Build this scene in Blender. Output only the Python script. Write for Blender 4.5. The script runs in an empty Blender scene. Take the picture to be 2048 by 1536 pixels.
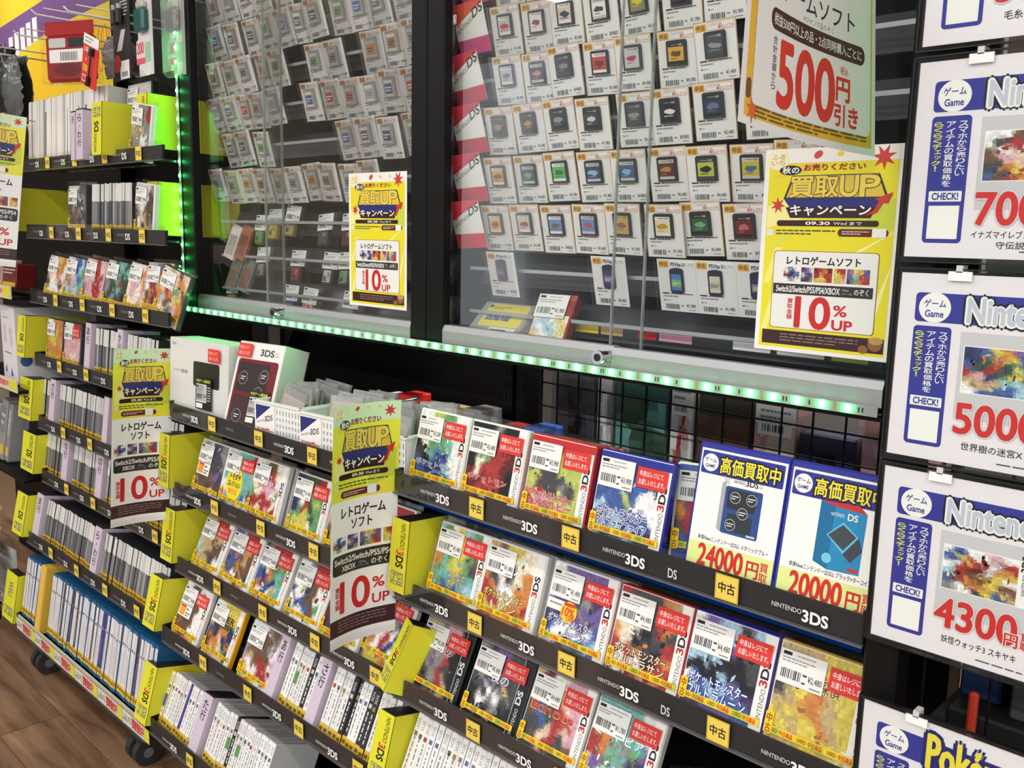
import bpy, bmesh, math, random
import numpy as np
from mathutils import Matrix, Vector

# ------------------------------------------------------------------ camera, world, lamps, exposure
scene = bpy.context.scene
COL = scene.collection
CAMH = 1.40                      # lens height above the floor
G = 1.094                        # distance of the glass fronts from the lens plane
cam_d = bpy.data.cameras.new('camera')
cam_d.sensor_width = 36.0
cam_d.lens = 36.0 * 1850.0 / 2048.0
cam_d.clip_start = 0.02
cam = bpy.data.objects.new('camera', cam_d)
COL.objects.link(cam)
AX = np.array([[0.71495393, 0.127458, -0.6874557],
               [0.69885865, -0.10086311, 0.70811243],
               [0.02091568, -0.98670213, -0.16118761]])
m4 = Matrix.Identity(4)
for r in range(3):
    m4[r][0], m4[r][1], m4[r][2] = AX[r, 0], -AX[r, 1], -AX[r, 2]
m4[2][3] = CAMH
cam.matrix_world = m4
scene.camera = cam

world = bpy.data.worlds.new('shop_ambient')
scene.world = world
world.use_nodes = True
bg = world.node_tree.nodes['Background']
bg.inputs[0].default_value = (0.86, 0.90, 0.94, 1)
bg.inputs[1].default_value = 0.68

def lamp(name, loc, size_x, size_y, watts, color=(1, 0.975, 0.945), rot=(0, 0, 0)):
    d = bpy.data.lights.new(name, 'AREA')
    d.shape = 'RECTANGLE'
    d.size, d.size_y, d.energy, d.color = size_x, size_y, watts, color
    o = bpy.data.objects.new(name, d)
    o.location, o.rotation_euler = loc, rot
    COL.objects.link(o)
    return o
# rows of ceiling tubes running along the aisle
lamp('ceiling_tube_light', (1.0, -0.30, 2.66), 9.4, 0.16, 50)
lamp('ceiling_tube_light', (1.2, -1.70, 2.66), 9.6, 0.16, 165)
lamp('ceiling_tube_light', (-4.2, 0.10, 2.66), 0.16, 2.4, 16)
lamp('next_aisle_tube_light', (-0.9, 2.05, 2.66), 4.0, 0.16, 90)

scene.view_settings.view_transform = 'Standard'
scene.view_settings.look = 'None'
scene.view_settings.exposure = 0.30
scene.view_settings.gamma = 1.0
scene.view_settings.use_curve_mapping = False
scene.cycles.transparent_max_bounces = 32

# ------------------------------------------------------------------ colours and materials
def lin(c):
    c = c / 255.0
    return c / 12.92 if c <= 0.04045 else ((c + 0.055) / 1.055) ** 2.4
PAL = dict(w=(244, 244, 240), k=(30, 29, 33), d=(72, 72, 76), g=(140, 140, 138), l=(205, 205, 202), r=(196, 42, 40), m=(116, 30, 34),
           o=(232, 132, 46), y=(236, 212, 58), t=(205, 172, 108), b=(122, 84, 56), e=(104, 170, 100), f=(58, 92, 66), a=(104, 190, 180),
           c=(156, 206, 232), n=(42, 50, 112), u=(56, 92, 178), p=(116, 84, 164), q=(72, 52, 98), i=(226, 162, 182), s=(236, 200, 168),
           v=(198, 214, 84), z=(244, 234, 202))
def C(c):
    """hex string, palette letter or 0-255 triple -> linear triple"""
    if isinstance(c, str):
        if c in PAL:
            c = PAL[c]
        else:
            c = c.lstrip('#'); c = tuple(int(c[k:k + 2], 16) for k in (0, 2, 4))
    return tuple(lin(x) for x in c)

MATS = {}
def mat(name, rough=0.5, metal=0.0, bump=0.0, scale=300.0, spec=0.5, base=None, coat=0.0, vary=0.04):
    """Principled surface whose colour comes from the 'Col' attribute (or a base) with a little procedural unevenness."""
    if name in MATS:
        return MATS[name]
    m = bpy.data.materials.new(name); m.use_nodes = True
    nt = m.node_tree; b = nt.nodes['Principled BSDF']
    b.inputs['Roughness'].default_value = rough
    b.inputs['Metallic'].default_value = metal
    b.inputs['Specular IOR Level'].default_value = spec
    b.inputs['Coat Weight'].default_value = coat
    if base is None:
        src = nt.nodes.new('ShaderNodeVertexColor'); src.layer_name = 'Col'; out = src.outputs[0]
    else:
        src = nt.nodes.new('ShaderNodeRGB'); src.outputs[0].default_value = (*C(base), 1); out = src.outputs[0]
    tc = nt.nodes.new('ShaderNodeTexCoord')
    nz = nt.nodes.new('ShaderNodeTexNoise'); nz.inputs['Scale'].default_value = scale; nz.inputs['Detail'].default_value = 2
    nt.links.new(tc.outputs['Object'], nz.inputs['Vector'])
    mr = nt.nodes.new('ShaderNodeMapRange'); mr.inputs[3].default_value = 1 - vary; mr.inputs[4].default_value = 1 + vary
    nt.links.new(nz.outputs[0], mr.inputs[0])
    mx = nt.nodes.new('ShaderNodeMix'); mx.data_type = 'RGBA'; mx.blend_type = 'MULTIPLY'; mx.inputs[0].default_value = 1
    nt.links.new(out, mx.inputs[6]); nt.links.new(mr.outputs[0], mx.inputs[7])
    nt.links.new(mx.outputs[2], b.inputs['Base Color'])
    if bump:
        bp = nt.nodes.new('ShaderNodeBump'); bp.inputs['Strength'].default_value = bump; bp.inputs['Distance'].default_value = 0.001
        nt.links.new(nz.outputs[0], bp.inputs['Height']); nt.links.new(bp.outputs[0], b.inputs['Normal'])
    MATS[name] = m
    return m
def clear(name, tint=(1, 1, 1), gloss=0.5, rough=0.03, ior=1.45, bump=0.0, scale=40.0, milk=0.0):
    """Thin clear sheet: see-through with a Fresnel sheen."""
    if name in MATS:
        return MATS[name]
    m = bpy.data.materials.new(name); m.use_nodes = True
    nt = m.node_tree; nt.nodes.clear()
    o = nt.nodes.new('ShaderNodeOutputMaterial')
    tr = nt.nodes.new('ShaderNodeBsdfTransparent'); tr.inputs[0].default_value = (*tint, 1)
    gl = nt.nodes.new('ShaderNodeBsdfGlossy'); gl.inputs['Roughness'].default_value = rough
    fr = nt.nodes.new('ShaderNodeFresnel'); fr.inputs[0].default_value = ior
    mu = nt.nodes.new('ShaderNodeMath'); mu.operation = 'MULTIPLY'; mu.inputs[1].default_value = gloss
    mx = nt.nodes.new('ShaderNodeMixShader')
    nt.links.new(fr.outputs[0], mu.inputs[0]); nt.links.new(mu.outputs[0], mx.inputs[0])
    last = tr.outputs[0]
    if milk:
        df = nt.nodes.new('ShaderNodeBsdfDiffuse'); df.inputs[0].default_value = (0.85, 0.85, 0.85, 1)
        m2 = nt.nodes.new('ShaderNodeMixShader'); m2.inputs[0].default_value = milk
        nt.links.new(last, m2.inputs[1]); nt.links.new(df.outputs[0], m2.inputs[2]); last = m2.outputs[0]
    nt.links.new(last, mx.inputs[1]); nt.links.new(gl.outputs[0], mx.inputs[2])
    if bump:
        tc = nt.nodes.new('ShaderNodeTexCoord'); nz = nt.nodes.new('ShaderNodeTexNoise'); nz.inputs['Scale'].default_value = scale
        bp = nt.nodes.new('ShaderNodeBump'); bp.inputs['Strength'].default_value = bump; bp.inputs['Distance'].default_value = 0.004
        nt.links.new(tc.outputs['Object'], nz.inputs['Vector']); nt.links.new(nz.outputs[0], bp.inputs['Height'])
        nt.links.new(bp.outputs[0], gl.inputs['Normal']); nt.links.new(bp.outputs[0], fr.inputs['Normal'])
    nt.links.new(mx.outputs[0], o.inputs[0])
    MATS[name] = m
    return m
def glow(name, color, strength):
    m = bpy.data.materials.new(name); m.use_nodes = True
    nt = m.node_tree; nt.nodes.clear()
    o = nt.nodes.new('ShaderNodeOutputMaterial'); e = nt.nodes.new('ShaderNodeEmission')
    e.inputs[0].default_value = (*color, 1); e.inputs[1].default_value = strength
    nt.links.new(e.outputs[0], o.inputs[0]); MATS[name] = m
    return m
PAPER = mat('printed_paper', 0.55, spec=0.3, vary=0.02)
LAMI = mat('laminated_print', 0.28, spec=0.4, vary=0.02)
MATTE = mat('matte_plastic', 0.5)
GLOSS = mat('glossy_plastic', 0.22, vary=0.03)
BLACK = mat('black_powder_coat', 0.5, bump=0.15, scale=900, base=(9, 9, 10), spec=0.2)
STEEL = mat('brushed_aluminium', 0.5, 0.6, bump=0.05, scale=200, base=(168, 170, 172))
CHROME = mat('chrome', 0.12, 1.0, base=(215, 215, 218))
RUBBER = mat('grey_rubber', 0.6, base=(52, 52, 54))
GLASS = clear('door_glass', (0.985, 0.995, 0.99), 0.26, 0.015, 1.45)
EDGE = clear('glass_edge', (0.62, 0.70, 0.68), 0.9, 0.1, 1.5, milk=0.25)
FILM = clear('clear_film', (0.997, 0.997, 0.997), 0.22, 0.10, 1.42, bump=0.25, scale=30)
ACRYL = clear('clear_acrylic', (0.98, 0.985, 0.985), 0.10, 0.05, 1.45, milk=0.01)
GLINT = clear('crinkled_film', (0.997, 0.997, 0.997), 0.42, 0.08, 1.42, bump=0.32, scale=26)
HAZY = clear('hazy_plastic', (0.9, 0.9, 0.9), 0.8, 0.15, 1.45, bump=0.3, scale=50, milk=0.22)
GREEN = glow('green_led', (0.06, 1.0, 0.22), 95.0)
GREEN2 = glow('green_led_soft', (0.06, 1.0, 0.24), 16.0)
BLUE = glow('blue_led', (0.02, 0.18, 1.0), 0.075)

# ------------------------------------------------------------------ mesh helpers
class MB:
    def __init__(self):
        self.v, self.f, self.c, self.mi = [], [], [], []
    def add(self, verts, faces, col, mi=0):
        o = len(self.v); self.v.extend(verts)
        c = C(col)
        for f in faces:
            self.f.append(tuple(o + i for i in f)); self.c.append(c); self.mi.append(mi)
        return self
    def box(self, x0, x1, y0, y1, z0, z1, col='w', mi=0):
        vs = [(x, y, z) for x in (x0, x1) for y in (y0, y1) for z in (z0, z1)]
        return self.add(vs, [(0, 1, 3, 2), (4, 6, 7, 5), (0, 4, 5, 1), (2, 3, 7, 6), (0, 2, 6, 4), (1, 5, 7, 3)], col, mi)
    def cbox(self, x0, x1, y0, y1, z0, z1, ch, col='w', mi=0):
        """box with chamfered edges"""
        vs = []; idx = {}
        X, Y, Z = (x0, x1), (y0, y1), (z0, z1)
        sg = (1, -1)
        for i in (0, 1):
            for j in (0, 1):
                for k in (0, 1):
                    for a in range(3):
                        p = [X[i] + sg[i] * ch, Y[j] + sg[j] * ch, Z[k] + sg[k] * ch]
                        p[a] = (X[i], Y[j], Z[k])[a]
                        idx[i, j, k, a] = len(vs); vs.append(tuple(p))
        F = []
        I = lambda i, j, k, a: idx[i, j, k, a]
        F += [(I(0,0,0,0), I(0,0,1,0), I(0,1,1,0), I(0,1,0,0)), (I(1,0,0,0), I(1,1,0,0), I(1,1,1,0), I(1,0,1,0)),
              (I(0,0,0,1), I(1,0,0,1), I(1,0,1,1), I(0,0,1,1)), (I(0,1,0,1), I(0,1,1,1), I(1,1,1,1), I(1,1,0,1)),
              (I(0,0,0,2), I(0,1,0,2), I(1,1,0,2), I(1,0,0,2)), (I(0,0,1,2), I(1,0,1,2), I(1,1,1,2), I(0,1,1,2))]
        for j in (0, 1):
            for k in (0, 1):
                F.append((I(0,j,k,1), I(1,j,k,1), I(1,j,k,2), I(0,j,k,2)))
        for i in (0, 1):
            for k in (0, 1):
                F.append((I(i,0,k,0), I(i,1,k,0), I(i,1,k,2), I(i,0,k,2)))
        for i in (0, 1):
            for j in (0, 1):
                F.append((I(i,j,0,0), I(i,j,1,0), I(i,j,1,1), I(i,j,0,1)))
        for i in (0, 1):
            for j in (0, 1):
                for k in (0, 1):
                    F.append((I(i,j,k,0), I(i,j,k,1), I(i,j,k,2)))
        return self.add(vs, F, col, mi)
    def prism(self, pts, y0, y1, col='w', mi=0):
        """outline in x,z swept along y"""
        n = len(pts)
        vs = [(x, y0, z) for x, z in pts] + [(x, y1, z) for x, z in pts]
        F = [tuple(range(n)), tuple(range(2 * n - 1, n - 1, -1))] + [(i, n + i, n + (i + 1) % n, (i + 1) % n) for i in range(n)]
        return self.add(vs, F, col, mi)
    def sweepx(self, pts, x0, x1, col='w', mi=0):
        """outline in y,z swept along x"""
        n = len(pts)
        vs = [(x0, y, z) for y, z in pts] + [(x1, y, z) for y, z in pts]
        F = [tuple(range(n)), tuple(range(2 * n - 1, n - 1, -1))] + [(i, n + i, n + (i + 1) % n, (i + 1) % n) for i in range(n)]
        return self.add(vs, F, col, mi)
    def tube(self, p0, p1, r, n=8, col='w', mi=0, r1=None):
        p0, p1 = Vector(p0), Vector(p1); d = (p1 - p0).normalized()
        a = d.orthogonal().normalized(); b = d.cross(a); r1 = r if r1 is None else r1
        vs = []
        for p, rr in ((p0, r), (p1, r1)):
            for i in range(n):
                t = 2 * math.pi * i / n; vs.append(tuple(p + rr * (a * math.cos(t) + b * math.sin(t))))
        F = [(i, (i + 1) % n, n + (i + 1) % n, n + i) for i in range(n)] + [tuple(range(n - 1, -1, -1)), tuple(range(n, 2 * n))]
        return self.add(vs, F, col, mi)
    def sheet(self, grid, col, mi=0):
        """grid of points [row][col]; col may be a function(r, c)"""
        o = len(self.v); R_, K = len(grid), len(grid[0])
        for row in grid: self.v.extend(row)
        for r in range(R_ - 1):
            for k in range(K - 1):
                self.f.append((o + r * K + k, o + r * K + k + 1, o + (r + 1) * K + k + 1, o + (r + 1) * K + k))
                self.c.append(C(col(r, k)) if callable(col) else C(col)); self.mi.append(mi)
        return self
    def mesh(self, name, mats, smooth=False):
        me = bpy.data.meshes.new(name)
        me.from_pydata(self.v, [], self.f)
        mats = mats if isinstance(mats, (list, tuple)) else [mats]
        for m in mats: me.materials.append(m)
        if len(mats) > 1:
            me.polygons.foreach_set('material_index', self.mi)
        at = me.color_attributes.new('Col', 'FLOAT_COLOR', 'CORNER')
        tot = np.array([len(f) for f in self.f])
        cc = np.ones((len(self.c), 4), np.float32); cc[:, :3] = np.array(self.c, np.float32).reshape(-1, 3)
        at.data.foreach_set('color', np.repeat(cc, tot, axis=0).ravel())
        if smooth:
            me.polygons.foreach_set('use_smooth', [True] * len(self.f))
        me.update()
        return me
    def build(self, name, mats, parent=None, loc=(0, 0, 0), rot=(0, 0, 0), smooth=False):
        return link(name, self.mesh(name, mats, smooth), parent, loc, rot)
def link(name, me, parent=None, loc=(0, 0, 0), rot=(0, 0, 0)):
    o = bpy.data.objects.new(name, me); COL.objects.link(o)
    o.location, o.rotation_euler = loc, rot
    if parent is not None: o.parent = parent
    return o
def empty(name, label, cat, loc=(0, 0, 0), rot=(0, 0, 0), group=None):
    o = bpy.data.objects.new(name, None); COL.objects.link(o)
    o.empty_display_size = 0.02
    o.location, o.rotation_euler = loc, rot
    return tag(o, label, cat, group)
def tag(o, label, cat=None, group=None, kind=None):
    for kana, word in (('ら・わ行', 'ra-wa-row'), ('あ行', 'a-row'), ('か行', 'ka-row'), ('さ行', 'sa-row'), ('た行', 'ta-row'), ('な行', 'na-row'), ('は行', 'ha-row'), ('ま行', 'ma-row')):
        label = label.replace(kana, word)
    o['label'] = label
    if cat: o['category'] = cat
    if group: o['group'] = group
    if kind: o['kind'] = kind
    return o
def struct(o, label=None):
    o['kind'] = 'structure'
    if label: o['label'] = label
    return o

# ------------------------------------------------------------------ lettering and flat print
_TXT = {}
def glyphs(s, bold=0.0):
    key = (s, bold)
    if key not in _TXT:
        cu = bpy.data.curves.new('lettering', 'FONT')
        cu.body = s; cu.size = 1; cu.resolution_u = 4 if s.isascii() else 2; cu.offset = bold; cu.fill_mode = 'FRONT'
        ob = bpy.data.objects.new('lettering', cu)
        me = bpy.data.meshes.new_from_object(ob)
        n = len(me.vertices); co = np.zeros(n * 3); me.vertices.foreach_get('co', co); co = co.reshape(-1, 3)[:, :2]
        fs = [tuple(p.vertices) for p in me.polygons]
        if n:
            lo, hi = co.min(0), co.max(0); size = np.maximum(hi - lo, 1e-6); co = (co - lo) / size
        else:
            size = np.array([1, 1])
        bpy.data.objects.remove(ob); bpy.data.curves.remove(cu); bpy.data.meshes.remove(me)
        _TXT[key] = (co, fs, size[0] / size[1])
    return _TXT[key]
EPS = 0.00016
class Print(MB):
    """flat print on a panel: u to the right, v up, facing -y; L is the layer"""
    def __init__(self, y=0.0, bend=None):
        super().__init__(); self.y = y; self.bend = bend
    def put(self, uv, faces, col, L):
        y = self.y - (L + 1) * EPS
        self.add([(float(u), y, float(v)) for u, v in uv], faces, col)
    def mesh(self, name, mats, smooth=False):
        me = super().mesh(name, mats, smooth)
        if self.bend:                     # cut the flat print into cells, then curl it with its sheet
            bm = bmesh.new(); bm.from_mesh(me)
            us = [v[0] for v in self.v]; vs = [v[2] for v in self.v]
            for k in range(1, 12):
                bmesh.ops.bisect_plane(bm, geom=bm.verts[:] + bm.edges[:] + bm.faces[:], plane_co=(min(us) + (max(us) - min(us)) * k / 12, 0, 0), plane_no=(1, 0, 0))
            for k in range(1, 14):
                bmesh.ops.bisect_plane(bm, geom=bm.verts[:] + bm.edges[:] + bm.faces[:], plane_co=(0, 0, min(vs) + (max(vs) - min(vs)) * k / 14), plane_no=(0, 0, 1))
            for v in bm.verts: v.co.y += self.bend(v.co.x, v.co.z)
            bm.to_mesh(me); bm.free()
        return me
    def poly(self, pts, col, L=0):
        self.put(pts, [tuple(range(len(pts)))], col, L); return self
    def rect(self, x0, y0, x1, y1, col, L=0):
        return self.poly([(x0, y0), (x1, y0), (x1, y1), (x0, y1)], col, L)
    def rrect(self, x0, y0, x1, y1, r, col, L=0):
        pts = []
        for cx, cy, a0 in ((x1 - r, y0 + r, -90), (x1 - r, y1 - r, 0), (x0 + r, y1 - r, 90), (x0 + r, y0 + r, 180)):
            for k in range(5):
                a = math.radians(a0 + k * 22.5); pts.append((cx + r * math.cos(a), cy + r * math.sin(a)))
        return self.poly(pts, col, L)
    def disc(self, cx, cy, rx, ry, col, L=0, n=18, rot=0.0):
        c, s = math.cos(rot), math.sin(rot)
        return self.poly([(cx + c * rx * math.cos(t) - s * ry * math.sin(t), cy + s * rx * math.cos(t) + c * ry * math.sin(t))
                          for t in (2 * math.pi * k / n for k in range(n))], col, L)
    def text(self, s, x0, y0, x1, y1, col, L=2, bold=0.0, rot=0, shear=0.0, slope=0.0, keep=False):
        """fit the words into a box; rot 90 reads upward, -90 reads downward"""
        if not s: return self
        thick = 0.0
        if bold >= .04: thick, bold = bold * .7, 0.0
        elif bold > 0 and not s.isascii(): thick, bold = bold * .55, 0.0
        co, fs, asp = glyphs(s, bold)
        w, h = x1 - x0, y1 - y0
        u, v = co[:, 0], co[:, 1]
        if rot == 90: p, q = 1 - v, u
        elif rot == -90: p, q = v, 1 - u
        else: p, q = u, v
        if keep:
            a = asp if rot == 0 else 1 / asp
            if w / h > a:
                nw = h * a; x0 += (w - nw) / 2; w = nw
            else:
                nh = w / a; y0 += (h - nh) / 2; h = nh
        if thick:                       # heavy stroke: the same letters nudged round a small circle
            em = h if rot == 0 else w
            b = thick * em
        x = x0 + p * w + shear * q * h
        y = y0 + q * h + slope * p * w
        self.put(np.stack([x, y], 1), fs, col, L)
        if thick:
            n = 8 if thick > .05 else (6 if thick > .025 else 4)
            for k in range(n):
                t = 2 * math.pi * k / n
                self.put(np.stack([x + b * math.cos(t), y + b * math.sin(t)], 1), fs, col, L + .02 * (k + 1))
        return self
    def vtext(self, s, x0, y0, x1, y1, col, L=2, bold=0.0):
        n = max(1, len(s)); ch = (y1 - y0) / n
        for k, c in enumerate(s):
            yy = y1 - (k + 1) * ch; g = ch * 0.06
            if c == 'ー':
                self.text('ー', x0 + (x1 - x0) * 0.35, yy + g, x1 - (x1 - x0) * 0.35, yy + ch - g, col, L, bold, rot=-90)
            elif c == '・':
                self.disc((x0 + x1) / 2, yy + ch / 2, ch * 0.09, ch * 0.09, col, L, 8)
            elif c in 'ァィゥェォッャュョっゃゅょ':
                self.text(c, x0 + (x1 - x0) * 0.3, yy + ch * 0.2, x1, yy + ch * 0.85, col, L, bold)
            elif c == '!':
                self.text(c, x0 + (x1 - x0) * 0.4, yy + g, x1 - (x1 - x0) * 0.4, yy + ch - g, col, L, bold)
            else:
                self.text(c, x0, yy + g, x1, yy + ch - g, col, L, bold)
        return self
    def lines(self, x0, y0, x1, y1, n, col, L=2, seed=0, fill=0.4):
        """rows of fine print too small to read"""
        rnd = random.Random(seed); h = (y1 - y0) / n
        for k in range(n):
            x = x0; yy = y1 - (k + 1) * h + h * (1 - fill) / 2
            end = x1 if k < n - 1 else x0 + (x1 - x0) * rnd.uniform(0.5, 0.95)
            while x < end:
                wd = rnd.uniform(0.06, 0.16) * (x1 - x0)
                self.rect(x, yy, min(end, x + wd), yy + h * fill, col, L); x += wd + 0.02 * (x1 - x0)
        return self
    def bars(self, x0, y0, x1, y1, col='k', L=2, seed=0, n=14):
        rnd = random.Random(seed); ws = [rnd.uniform(0.5, 1.6) for _ in range(2 * n - 1)]; t = sum(ws); x = x0
        for k, wd in enumerate(ws):
            wd *= (x1 - x0) / t
            if k % 2 == 0: self.rect(x, y0, x + wd, y1, col, L)
            x += wd
        return self
    def art(self, x0, y0, x1, y1, rows, seed=0, L=0, blobs=34, nx=26, ny=28):
        """painterly picture: coarse colour plan (rows of palette letters, top first), warped, with loose dabs over it"""
        rnd = random.Random(seed); R_, K = len(rows), len(rows[0])
        P = np.array([[PAL[c] for c in r] for r in rows], float); P = P * .74 + P.mean(axis=2, keepdims=True) * .26
        ph = [rnd.uniform(0, 6.28) for _ in range(6)]
        def plan(u, v, hard=False):
            fu = min(max(u * K - 0.5, 0), K - 1); fv = min(max((1 - v) * R_ - 0.5, 0), R_ - 1)
            if hard: return P[int(round(fv)), int(round(fu))]
            i, j = int(min(fu, K - 2)), int(min(fv, R_ - 2)); a, b = fu - i, fv - j
            a = min(max((a - 0.5) * 1.9 + 0.5, 0), 1); b = min(max((b - 0.5) * 1.9 + 0.5, 0), 1)
            return (P[j, i] * (1 - a) + P[j, i + 1] * a) * (1 - b) + (P[j + 1, i] * (1 - a) + P[j + 1, i + 1] * a) * b
        y = self.y - (L + 1.5) * EPS; o = len(self.v)
        for j in range(ny + 1):
            for i in range(nx + 1):
                u, v = i / nx, j / ny
                if 0 < i < nx and 0 < j < ny: u += rnd.uniform(-.35, .35) / nx; v += rnd.uniform(-.35, .35) / ny
                uu, vv = x0 + u * (x1 - x0), y0 + v * (y1 - y0)
                self.v.append((uu, y, vv))
        for j in range(ny):
            for i in range(nx):
                u, v = (i + .5) / nx, (j + .5) / ny
                uw = u + 0.06 * math.sin(9 * v + ph[0]) + 0.03 * math.sin(23 * v + 11 * u + ph[1])
                vw = v + 0.05 * math.sin(10 * u + ph[2]) + 0.03 * math.sin(21 * u - 13 * v + ph[3])
                c = plan(uw, vw) * rnd.uniform(0.9, 1.07) + rnd.uniform(-5, 5)
                a = o + j * (nx + 1) + i
                self.f.append((a, a + 1, a + nx + 2, a + nx + 1)); self.c.append(C(tuple(np.clip(c, 0, 250)))); self.mi.append(0)
        for k in range(blobs):
            u, v = rnd.uniform(.08, .92), rnd.uniform(.08, .92)
            c = plan(min(max(u + rnd.uniform(-.22, .22), 0), 1), min(max(v + rnd.uniform(-.2, .2), 0), 1), True) * rnd.uniform(.8, 1.08)
            rx = rnd.uniform(.015, .07) * (x1 - x0); ry = rx * rnd.uniform(.25, .8)
            cx, cy = x0 + u * (x1 - x0), y0 + v * (y1 - y0); rot = rnd.uniform(0, 3.14)
            n = rnd.choice((5, 6, 8))
            pts = []
            for q in range(n):
                t = 2 * math.pi * q / n; rr = rnd.uniform(.7, 1.2)
                px = cx + rr * (rx * math.cos(t) * math.cos(rot) - ry * math.sin(t) * math.sin(rot))
                py = cy + rr * (rx * math.cos(t) * math.sin(rot) + ry * math.sin(t) * math.cos(rot))
                pts.append((min(max(px, x0), x1), min(max(py, y0), y1)))
            self.poly(pts, tuple(np.clip(c, 0, 250)), L + .7 + .2 * (k % 3))
        return self
    def leaf(self, cx, cy, r, col, L=1, rot=0.0):
        pts = []
        for k in range(14):
            t = math.pi * 2 * k / 14 + rot
            rr = r * (1.0 if k % 2 == 0 else 0.42)
            pts.append((cx + rr * math.cos(t), cy + rr * math.sin(t)))
        return self.poly(pts, col, L)

# ------------------------------------------------------------------ the room
def floor_mat():
    m = bpy.data.materials.new('brown_wood_planks'); m.use_nodes = True
    nt = m.node_tree; b = nt.nodes['Principled BSDF']; b.inputs['Roughness'].default_value = 0.42
    tc = nt.nodes.new('ShaderNodeTexCoord'); mp = nt.nodes.new('ShaderNodeMapping'); mp.inputs['Scale'].default_value = (1.2, 9, 1)
    oi = nt.nodes.new('ShaderNodeObjectInfo')
    ad = nt.nodes.new('ShaderNodeVectorMath'); ad.operation = 'ADD'
    nt.links.new(tc.outputs['Object'], mp.inputs[0]); nt.links.new(mp.outputs[0], ad.inputs[0]); nt.links.new(oi.outputs['Location'], ad.inputs[1])
    nz = nt.nodes.new('ShaderNodeTexNoise'); nz.inputs['Scale'].default_value = 2.2; nz.inputs['Detail'].default_value = 6; nz.inputs['Distortion'].default_value = 0.6
    nt.links.new(ad.outputs[0], nz.inputs['Vector'])
    cr = nt.nodes.new('ShaderNodeValToRGB')
    cr.color_ramp.elements[0].position = 0.3; cr.color_ramp.elements[0].color = (*C((88, 62, 44)), 1)
    cr.color_ramp.elements[1].position = 0.72; cr.color_ramp.elements[1].color = (*C((160, 124, 94)), 1)
    nt.links.new(nz.outputs[0], cr.inputs[0]); nt.links.new(cr.outputs[0], b.inputs['Base Color'])
    return m
WOOD = floor_mat()
flo = struct(MB().box(-7, 3.2, -3.2, 3.26, -0.03, -0.004, (150, 120, 92)).build('floor', MATTE))
k = 0
plank = MB().cbox(-0.65, 0.65, -0.0832, 0.0832, -0.006, 0, 0.0012, 'b').mesh('plank', WOOD)
for j in range(-3, 4):
    y = 0.805 + 0.168 * j
    for i in range(5):
        x = -4.6 + 1.304 * i + (0.43 * (j % 3))
        link('plank', plank, flo, (x, y, 0)); k += 1
WALLM = mat('painted_wall', 0.8, bump=0.05, scale=60)
struct(MB().box(-7, 3.2, -3.2, 3.26, 2.75, 2.8, (214, 212, 206)).build('ceiling', WALLM))
struct(MB().box(-7, 3.2, 3.2, 3.26, 0, 2.75, (90, 88, 86)).build('wall_back', WALLM))
struct(MB().box(-6.2, -6.1, -3.2, 3.2, 0, 2.75, (150, 140, 126)).build('wall_left', WALLM))

# ------------------------------------------------------------------ gondola racks
BAYS = [(-3.005, -2.095), (-2.068, -1.236), (-1.224, -0.392)]
WHERE = ['left rack', 'middle rack', 'rack beside the sign column']
for b, (x0, x1) in enumerate(BAYS):
    lab = ['black steel rack frame on casters at the far left', 'black steel rack frame under the first glass cabinet',
           'black steel rack frame under the second glass cabinet'][b]
    if b == 0: x1 = -2.205
    t = empty('gondola_rack', lab, 'rack', ((x0 + x1) / 2, G + 0.2, 0))
    hw = (x1 - x0) / 2
    for s in (-1, 1):
        up = MB().box(s * (hw - 0.012) - 0.012, s * (hw - 0.012) + 0.012, -0.02, 0.02, 0.1, 1.18 if b else 2.1, 'k')
        for z in np.arange(0.6, 1.17, 0.025):
            for q in (-0.006, 0.006):
                up.box(s * (hw - 0.012) + q - 0.0015, s * (hw - 0.012) + q + 0.0015, -0.0212, -0.02, z, z + 0.014, (4, 4, 4))
        up.build('upright', BLACK, t)
    MB().box(-hw, hw, 0.022, 0.03, 0.1, 1.18 if b < 2 else 0.94, 'k').build('back_panel', BLACK, t)
    MB().box(-hw, hw, -0.30, 0.02, 0.098, 0.12, 'k').build('base_beam', BLACK, t)
    if b == 0:
        MB().box(-hw, hw, 0.022, 0.03, 1.18, 2.1, 'k').build('upper_panel', BLACK, t)
    for s in (-1, 1):
        fork = MB().box(-0.022, 0.022, -0.016, 0.016, 0.052, 0.098, (60, 60, 62)).tube((0, 0, 0.09), (0, 0, 0.1), 0.02, 10, (90, 90, 92))
        fo = fork.build('caster_fork', MATTE, t, (s * (hw - 0.05), -0.34 if b == 0 else -0.30, 0))
        for q in (-0.02, 0.02):
            MB().tube((q - 0.011, 0, 0.036), (q + 0.011, 0, 0.036), 0.036, 18, (46, 46, 48)).tube((q - 0.012, 0, 0.036), (q + 0.012, 0, 0.036), 0.014, 10, (110, 110, 112)).build('wheel', MATTE, fo)

tag(MB().box(-4.3, -3.03, G + .215, G + .225, 0, 1.70, 'k').build('backing_board', BLACK), 'black board behind the goods at the far left edge', 'board')
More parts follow.
